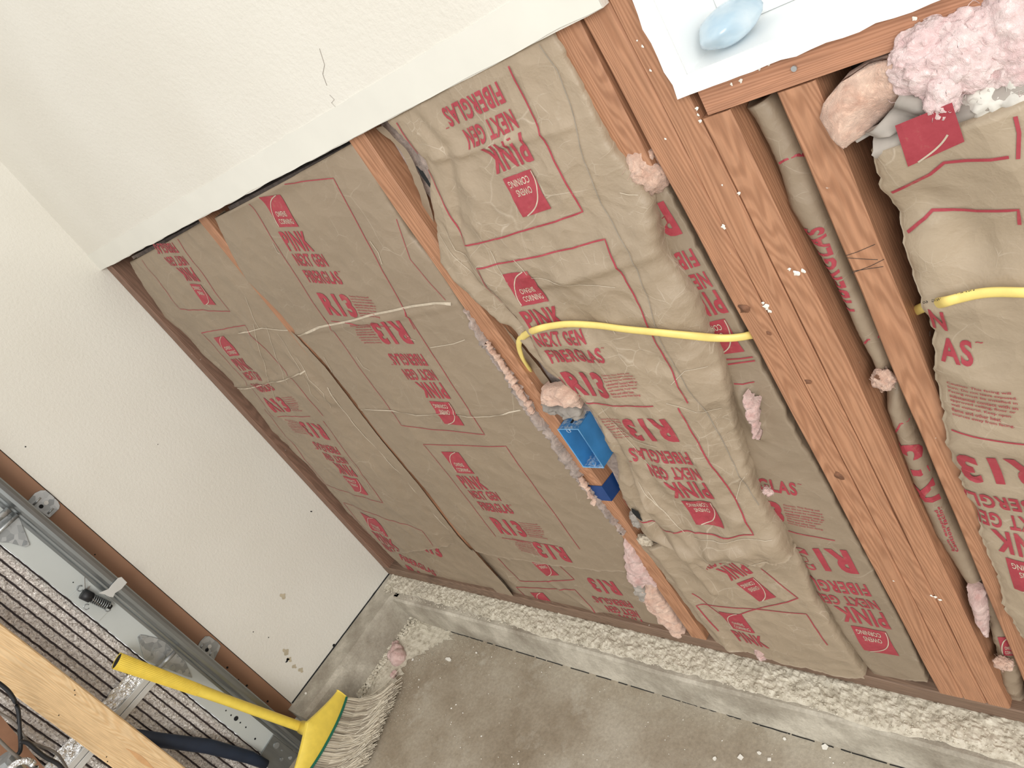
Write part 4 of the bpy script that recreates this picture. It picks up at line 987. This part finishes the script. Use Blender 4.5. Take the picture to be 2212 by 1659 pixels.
# foil panels with vertical ribs
def foil(zb, zt, nm='foil_panel'):
    V = []; Fc = []; y0, y1 = -.633, -1.30; rib = .0225; nr = int((y0 - y1) / rib); prof = []
    for r in range(nr):
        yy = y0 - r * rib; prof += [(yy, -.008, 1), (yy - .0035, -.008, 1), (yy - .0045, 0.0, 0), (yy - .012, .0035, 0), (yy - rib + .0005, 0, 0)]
    n = max(6, int((zt - zb) / .008)); m = len(prof)
    for j in range(n + 1):
        z = zb + (zt - zb) * j / n
        for k, (y, x, mm) in enumerate(prof):
            a = 1 if mm == 0 else .2
            V.append((XD - .004 + x + a * .0025 * nz(y * 160, z * 130, 3), y + .0016 * nz(y * 50, z * 90, 6), z))
    fm = []
    for j in range(n):
        for k in range(m - 1):
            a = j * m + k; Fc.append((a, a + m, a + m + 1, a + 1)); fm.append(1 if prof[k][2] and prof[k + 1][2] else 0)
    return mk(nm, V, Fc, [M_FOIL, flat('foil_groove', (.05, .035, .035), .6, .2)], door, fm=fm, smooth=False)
zr1 = at(300, 1497, 0, XD).z
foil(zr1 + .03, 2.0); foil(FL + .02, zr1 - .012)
V = []; Fc = []
for j in range(13):
    for i in range(80): V.append((XD + .004 + .006 * nz(i * .5, j * .6, 4), -.64 - i * .008, zr1 + .012 + .048 * j / 12 + .004 * nz(i * .4, 2)))
for j in range(12):
    for i in range(79): a = j * 80 + i; Fc.append((a, a + 80, a + 81, a + 1))
mk('foil_tape_strip', V, Fc, M_FTAPE, door)
mb = MB(); mb.box((XD - .01, -1.3, zr1 - .014), (XD + .010, -.628, zr1 + .001)); mb.box((XD - .01, -1.3, zr1 + .003), (XD + .010, -.628, zr1 + .018)); mb.obj('section_rail', M_ALU, door, bevel=.001)
# hinge leaves
def plate(pxs, x, th, nm, m, parent):
    mb = MB(); mb.prism([at(*q, 0, x) for q in pxs], (th, 0, 0)); return mb.obj(nm, m, parent, bevel=.0006)
hg = empty('hinge'); hg.parent = door
plate([(297, 1376), (303, 1371), (312, 1372), (345, 1380), (362, 1390), (385, 1415), (400, 1430), (414, 1464), (400, 1460), (340, 1436), (311, 1424), (301, 1390)], XD + .001, .003, 'hinge_leaf', M_GALV, hg)
mb = MB()
for q, r in [((308, 1381), .005), ((334, 1404), .004), ((340, 1409), .0055), ((373, 1441), .005)]:
    c = at(*q, 0, XD + .004); mb.tube([c, c + Vector((.002, 0, 0))], r, 12)
mb.obj('bolt_head', M_GALV, hg, smooth=False)
mb = MB(); mb.tube([at(345, 1442, 0, XD + .022), at(378, 1408, 0, XD + .022)], .0055, 12); mb.obj('roller_stem', M_GALV, hg, smooth=True)
hg = empty('hinge'); hg.parent = door
plate([(-30, 1170), (-10, 1110), (20, 1115), (42, 1118), (50, 1140), (58, 1160), (64, 1178), (55, 1182), (48, 1180), (20, 1172)], XD + .001, .003, 'hinge_leaf', M_GALV, hg)
mb = MB()
for q, r in [((57, 1175), .0055), ((18, 1141), .005)]:
    c = at(*q, 0, XD + .004); mb.tube([c, c + Vector((.002, 0, 0))], r, 12)
mb.obj('bolt_head', M_GALV, hg)
mb = MB(); mb.tube([at(-20, 1164, 0, XD + .022), at(38, 1112, 0, XD + .022)], .0055, 12); mb.tube([at(-30, 1140, 0, XD + .03), at(20, 1101, 0, XD + .03)], .008, 12); mb.obj('roller_stem', M_GALV, hg, smooth=True)
# bottom fixture
bf = empty('bottom_bracket'); bf.parent = door
plate([(589, 1587), (557, 1637), (572, 1650), (600, 1690), (660, 1690), (655, 1640)], XD + .001, .004, 'bracket_plate', M_TRACK, bf)
mb = MB()
for q, r in [((597, 1610), .009), ((608, 1640), .005), ((627, 1637), .005), ((609, 1621), .002), ((578, 1646), .004)]:
    c = at(*q, 0, XD + .005); mb.tube([c, c + Vector((.002, 0, 0))], r, 12)
mb.obj('bolt_head', M_GALV, bf)
# vertical track : C channel in front of the jamb
trk = empty('garage_door_track', 'long dull steel vertical track of the garage door', 'track')
prof = [(.035, -.531), (.062, -.531), (.066, -.534), (.068, -.540), (.069, -.548), (.066, -.555), (.060, -.560), (.052, -.562), (.050, -.566), (.046, -.568), (.046, -.563), (.052, -.558), (.060, -.556), (.064, -.548), (.062, -.536), (.035, -.534)]
V = []; Fc = []; k = len(prof)
for z in (FL + .005, .1, .3, .45, .46, .52, .53, .8, 1.2, 2.2):
    V += [(x, y, z) for x, y in prof]
for j in range(9):
    for i in range(k): i2 = (i + 1) % k; Fc.append((j * k + i, j * k + i2, (j + 1) * k + i2, (j + 1) * k + i))
mk('channel', V, Fc, M_TRACK, trk, smooth=False)
mb = MB(); mb.box((.004, -.534, FL + .005), (.040, -.531, 2.2)); mb.box((.036, -.575, FL + .005), (.0375, -.532, 2.2)); mb.obj('inner_flange', M_TRACK, trk)
def brack(pxs, label, bolt, slot, ridges):
    b = empty('track_bracket'); b.parent = trk
    plate(pxs, .0045, .003, 'bracket_plate', M_GALV if True else None, b)
    mb = MB(); c = at(*bolt, 0, .008); mb.tube([c, c + Vector((.003, 0, 0))], .006, 6); mb.obj('bolt_head', M_ALU, b)
    mb = MB(); c = at(*slot, 0, .0077); mb.tube([c, c + Vector((.0006, 0, 0))], .005, 12); mb.obj('slot', M_HOLE, b)
    mb = MB()
    for a, d in ridges: mb.tube([at(*a, 0, .0075), at(*d, 0, .0075)], .0025, 8)
    mb.obj('pressed_rib', M_GALV, b, smooth=True)
brack([(60, 1082), (75, 1065), (88, 1059), (98, 1059), (112, 1070), (125, 1083), (129, 1092), (127, 1099), (106, 1119), (80, 1100)], 'shiny track bracket on the brown jamb near the left edge', (99, 1086), (89, 1094), [((72, 1091), (88, 1075)), ((103, 1110), (115, 1098))])
brack([(425, 1398), (432, 1385), (443, 1374), (452, 1374), (470, 1387), (476, 1395), (472, 1405), (462, 1425), (440, 1413)], 'dull track bracket on the brown jamb near the broom handle', (452, 1396), (447, 1404), [((432, 1402), (440, 1390)), ((452, 1418), (458, 1406))])
# spring latch
la = empty('spring_latch'); la.parent = door
plate([(147, 1292), (190, 1253), (248, 1305), (214, 1341)], XD + .0005, .002, 'latch_plate', M_STILE, la)
mb = MB()
for q in [(173, 1271), (187, 1311), (233, 1315)]:
    c = at(*q, 0, XD + .0025); pts = [c + Vector((0, .0065 * math.cos(a), .0065 * math.sin(a))) for a in [k * math.pi / 9 for k in range(15)]]; mb.tube(pts, .0014, 6)
mb.obj('slotted_ring', M_GALV, la, smooth=True)
mb = MB(); a = at(178, 1282, 0, XD + .014); b = at(240, 1312, 0, XD + .014); ax = (b - a)
pts = []
for k in range(160):
    t = k / 159; th = t * 2 * math.pi * 11; r = .010; e1 = Vector((1, 0, 0)); e2 = ax.normalized().cross(e1); pts.append(a.lerp(b, .15 + .75 * t) + e1 * r * math.cos(th) + e2 * r * math.sin(th))
mb.tube(pts, .0017, 6); mb.obj('coil_spring', M_TRACK, la, smooth=True)
mb = MB(); mb.tube([a.lerp(b, .1), b], .006, 10); mb.tube([a, a.lerp(b, .3)], .013, 12); mb.obj('spring_rod', M_BLACK, la, smooth=True)
mb = MB(); mb.tube([at(183, 1247, 0, XD + .01), at(184, 1270, 0, XD + .012), at(196, 1290, 0, XD + .026), at(214, 1306, 0, XD + .026), at(222, 1310, 0, XD + .02)], .0009, 6); mb.tube([at(176, 1285, 0, XD + .008), at(193, 1267, 0, XD + .008)], .0016, 6); mb.obj('thin_wire', M_GREYC, la)
mb = MB(); xa_ = XD + .036
mb.prism([at(*q, 0, xa_) for q in [(212, 1281), (234, 1272), (240, 1264), (255, 1248), (262, 1246), (274, 1258), (262, 1272), (248, 1281), (244, 1290), (236, 1289), (226, 1284)]], (.003, 0, 0)); mb.obj('latch_arm', M_ALU, la, bevel=.0006)
# navy bar lying against the foil
mb = MB(); mb.tube([at(285, 1586, 0, .07), at(340, 1598, 0, .07), at(450, 1612, 0, .065), at(540, 1636, 0, .06), at(575, 1652, 0, .058)], [.010] * 5, 12, ry=[.014, .018, .019, .017, .013], up=(1, 0, 0))
mb.obj('navy_rubber_strip', M_NAVY, smooth=True, label='dark navy strip leaning across the foil below the section rail', cat='rubber strip')

# ================================================================== PINE BOARD (stands in front of the foil)
XB = .13
def lw(p_, x): return at(p_[0], p_[1], 0, x)
A = lw((-60, 1296), XB); B = lw((0, 1353), XB); Cc = lw((395, 1659), XB); D = lw((450, 1705), XB)
A2 = lw((-60, 1424), XB); B2 = lw((0, 1473), XB); C2 = lw((250, 1659), XB); D2 = lw((320, 1712), XB)
n = 30; V = []; Fc = []
top = (B + B2) / 2; bot = (Cc + C2) / 2; dirv = (bot - top).normalized(); wv = Vector((0, .0445, 0))
wv = Vector((0, -dirv.z, dirv.y)).normalized() * (.0445 if -dirv.z > 0 else -.0445)
topc = top - dirv * .5; L_ = (FL - topc.z) / dirv.z
for j in range(n + 1):
    c = topc + dirv * (L_ * j / n)
    for sx, sw in ((0, 1), (-.003, 1.06), (-.038, 1.06), (-.038, -1.06), (-.003, -1.06), (0, -1)): V.append(c + wv * sw * .95 + Vector((sx, 0, 0)))
for j in range(n):
    for k in range(6): k2 = (k + 1) % 6; Fc.append((j * 6 + k, j * 6 + k2, (j + 1) * 6 + k2, (j + 1) * 6 + k))
Fc += [(0, 1, 2, 3, 4, 5), tuple(n * 6 + k for k in range(5, -1, -1))]
pine = mk('pine_board', V, Fc, M_PINE, label='clean new pine board standing in front of the foil door', cat='board')
mb = MB()
for q in [(161, 1491), (162, 1501), (127, 1545), (230, 1635), (232, 1645)]:
    c = lw(q, XB + .0002); mb.tube([c, c + Vector((.0005, 0, 0))], .0014, 8)
mb.obj('nail_hole', M_HOLE, pine)
mb = MB(); q = 16; poly = []
for i in range(q):
    a = 2 * math.pi * i / q; poly.append(lw((305 + 32 * math.cos(a) * (1 + .2 * math.sin(2 * a)), 1640 + 8 * math.sin(a) + 22 * math.cos(a)), XB + .0006))
mb.add(poly, [tuple(range(q))]); mb.obj('pitch_streak', flat('amber_pitch', (.62, .36, .17), .5, 0, .1, 40), pine)

# ================================================================== BOTTOM LEFT CLUTTER
def wire(pts, x, r, m, label, nm='cable', cat='cable'):
    mb = MB(); P = [at(a, b, 0, x if not isinstance(x, list) else x[i]) for i, (a, b) in enumerate(pts)]; mb.tube(catmull(P, 6), r, 8); return mb.obj(nm, m, smooth=True, label=label, cat=cat, group='cables hanging at the lower left')
wire([(-10, 1470), (20, 1495), (38, 1530), (42, 1570), (44, 1620), (30, 1640), (20, 1700)], .20, .0045, M_BLACK, 'thick black cable hanging down in front of the pine board edge')
wire([(-10, 1535), (30, 1560), (60, 1600), (90, 1612), (125, 1630), (150, 1670)], .20, .0030, M_GREYC, 'upper grey cable crossing the lower left corner')
wire([(-10, 1590), (20, 1620), (45, 1640), (80, 1665)], .22, .0035, M_GREYC, 'lower grey cable in the bottom left corner')
wire([(42, 1602), (60, 1605), (80, 1622), (100, 1637), (125, 1650), (140, 1668)], .22, .0048, M_BLACK, 'black cable curling right towards the bottom edge')
mb = MB(); mb.prism([at(*q_, 0, .10) for q_ in [(-20, 1520), (130, 1700), (-20, 1700)]], (-.004, 0, 0)); mb.obj('cardboard_sheet', flat('brown_cardboard', (.23, .115, .065), .8, 0, .2, 10), label='brown sheet behind the cables in the lower left corner', cat='cardboard')
mb = MB(); P0 = at(45, 1672, 0, .24); 
mb.tube([P0 + Vector((0, .026 * math.cos(a), .026 * math.sin(a))) for a in [k * math.pi / 12 for k in range(25)]], .007, 8); mb.obj('chrome_ring', M_FTAPE, label='shiny chrome ring cut by the bottom left edge', cat='metal ring', smooth=True)
mb = MB(); P0 = at(5, 1640, 0, .20); mb.tube([P0, P0 + Vector((0, -.01, -.05))], .022, 14); mb.obj('metal_can', M_GALV, label='dull grey metal piece in the bottom left corner', cat='metal part')

# ================================================================== BROOM
br = empty('broom', 'short yellow broom leaning on the foil door, bristles on the floor', 'broom')
J = Vector((.165, -.528, .045)); T = at(252, 1427, 0, .10)
J = at(655, 1572, 1, -.522)
ax = (T - J); Lh = ax.length; ah = ax.normalized()
n = 40; pts = [J.lerp(T, k / n) for k in range(n + 1)]; rr = [.0135 + .0065 * max(0, (k / n - .45) / .55) ** 1.2 for k in range(n + 1)]; r2 = [.0135 + .002 * (k / n) for k in range(n + 1)]
side = Vector((1, 0, 0)) - ah * ah.x; side.normalize()
wvec = ah.cross(side).normalized()
mb = MB(); mb.tube(pts, r2, 20, ry=rr, up=(1, 0, 0), cap=False)
h = mb.obj('handle', M_BROOM, br, smooth=True)
mb = MB(); mb.tube([T - ah * .002, T - ah * .001], .0135, 20, ry=.017, up=(1, 0, 0)); mb.obj('open_handle_end', M_HOLE, h)
mb = MB()
for k in range(-6, 7):
    a_ = k / 6 * 1.25; o_ = side
    P_ = [J.lerp(T, t) + wvec * math.sin(a_) * (.0137 + .0065 * max(0, (t - .45) / .55) ** 1.2) * 1.0 + side * math.cos(a_) * (.0137 + .002 * t) for t in (.6, .7, .8, .9, 1.0)]
    mb.tube(P_, .0007, 5)
mb.obj('grip_rib', M_BROOM, h)
# head: crescent block with socket
a_ = at(748, 1517, 2, .0); b_ = at(666, 1672, 2, .0)
hd = (b_ - a_).normalized(); hc = at(697, 1588, 2, .004)
hn = hd.cross(ah).normalized(); hup = hn.cross(hd).normalized()
if hup.dot(ah) < 0: hup = -hup
HL = .118
V = []; Fc = []; n = 36
def headtop(s): return .014 + .038 * max(0, 1 - abs(s)) ** 1.35
for i in range(n + 1):
    s_ = -1 + 2 * i / n; th = .0145 * (1 - .55 * abs(s_) ** 3); zt_ = headtop(s_) + .012; zb_ = -.012 + .008 * s_ * s_
    c = hc + hd * (s_ * HL)
    for (f_, g_) in ((-1, 0), (-1, .6), (-.6, 1), (.6, 1), (1, .6), (1, 0)):
        V.append(c + hn * (f_ * th * (1 if g_ < .9 else .8)) + hup * (zb_ + (zt_ - zb_) * g_))
for i in range(n):
    for k in range(6): k2 = (k + 1) % 6; Fc.append((i * 6 + k, i * 6 + k2, (i + 1) * 6 + k2, (i + 1) * 6 + k))
Fc += [(0, 1, 2, 3, 4, 5), tuple(n * 6 + k for k in range(5, -1, -1))]
mk('head', V, Fc, M_BROOM, br, smooth=True, bevel=.002)
mb = MB(); S0 = J + ah * .004; mb.tube([hc + hup * .02, hc.lerp(J, .6) + hup * .006, S0], [.030, .0205, .018], 20); mb.obj('socket', M_BROOM, br, smooth=True)
V = []; Fc = []
for i in range(n + 1):
    s_ = -1 + 2 * i / n; th = .0155 * (1 - .55 * abs(s_) ** 3); zb_ = -.012 + .008 * s_ * s_; c = hc + hd * (s_ * HL * 1.005)
    for f_, g_ in ((-1, .001), (1, .001), (1, -.006), (-1, -.006)): V.append(c + hn * f_ * th + hup * (zb_ + g_))
for i in range(n):
    for k in range(4): k2 = (k + 1) % 4; Fc.append((i * 4 + k, i * 4 + k2, (i + 1) * 4 + k2, (i + 1) * 4 + k))
Fc += [(0, 1, 2, 3), tuple(n * 4 + k for k in range(3, -1, -1))]
mk('bristle_base', V, Fc, M_GREEN, br)
tipA = at(868, 1480, 2, FL + .002); tipB = at(795, 1650, 2, FL + .002); tdir = (tipB - tipA); tdir = tdir / tdir.length
mb = MB(); rb = random.Random(5)
for i in range(900):
    s_ = rb.uniform(-1, 1); c = hc + hd * (s_ * HL) + hn * rb.uniform(-.012, .012) * (1 - .5 * abs(s_)) + hup * (-.016 + .008 * s_ * s_)
    k = (s_ + 1) / 2; tip = tipA + tdir * (k * .235 + rb.gauss(0, .006)); out = (tip - c); pull = rb.random() ** .6
    tip = c + out * (.86 + .16 * pull) + Vector((rb.gauss(0, .004), rb.gauss(0, .005), rb.uniform(0, .018)))
    tip.z = max(tip.z, FL + .0015)
    if rb.random() < .04: tip += tdir * rb.uniform(-.05, .05) + Vector((0, 0, .01))
    mid = c - hup * .055 + out * .22; mid.z = max(mid.z, FL + .004)
    P_ = [c, c.lerp(mid, .5) * .5 + (c * .55 + mid * .45) * .5, mid, mid.lerp(tip, .5) + Vector((0, 0, .012)), tip]
    P_ = [(1 - t) ** 2 * c + 2 * t * (1 - t) * mid + t * t * tip for t in (0, .25, .5, .75, 1)]
    for q_ in P_: q_.z = max(q_.z, FL + .001)
    mb.tube(P_, .0009, 3, m=rb.choice([0, 0, 1, 2]), cap=False)
o = mb.obj('bristles', [M_BRIS, flat('pale_bristle', (.70, .64, .52), .5, 0, .1), flat('dark_bristle', (.30, .25, .19), .6, 0, .2)], br); o['kind'] = 'stuff'

# ================================================================== THING ON WINDOW SILL
mb = MB(); c = Vector((1.757, .035, ZW + .018)); V = []; Fc = []
nU, nV_ = 28, 14
for j in range(nV_ + 1):
    ph = math.pi * j / nV_
    for i in range(nU):
        th = 2 * math.pi * i / nU; r = 1 + .05 * math.sin(3 * th + j)
        V.append((c.x + .030 * r * math.sin(ph) * math.cos(th) + .012, c.y + .042 * r * math.sin(ph) * math.sin(th), ZW + .0005 + .018 * (1 + math.cos(ph))))
for j in range(nV_):
    for i in range(nU): i2 = (i + 1) % nU; Fc.append((j * nU + i, (j + 1) * nU + i, (j + 1) * nU + i2, j * nU + i2))
mk('plastic_dish', V, Fc, M_BAG, smooth=True, label='rounded pale blue translucent plastic object on the window sill', cat='plastic dish')
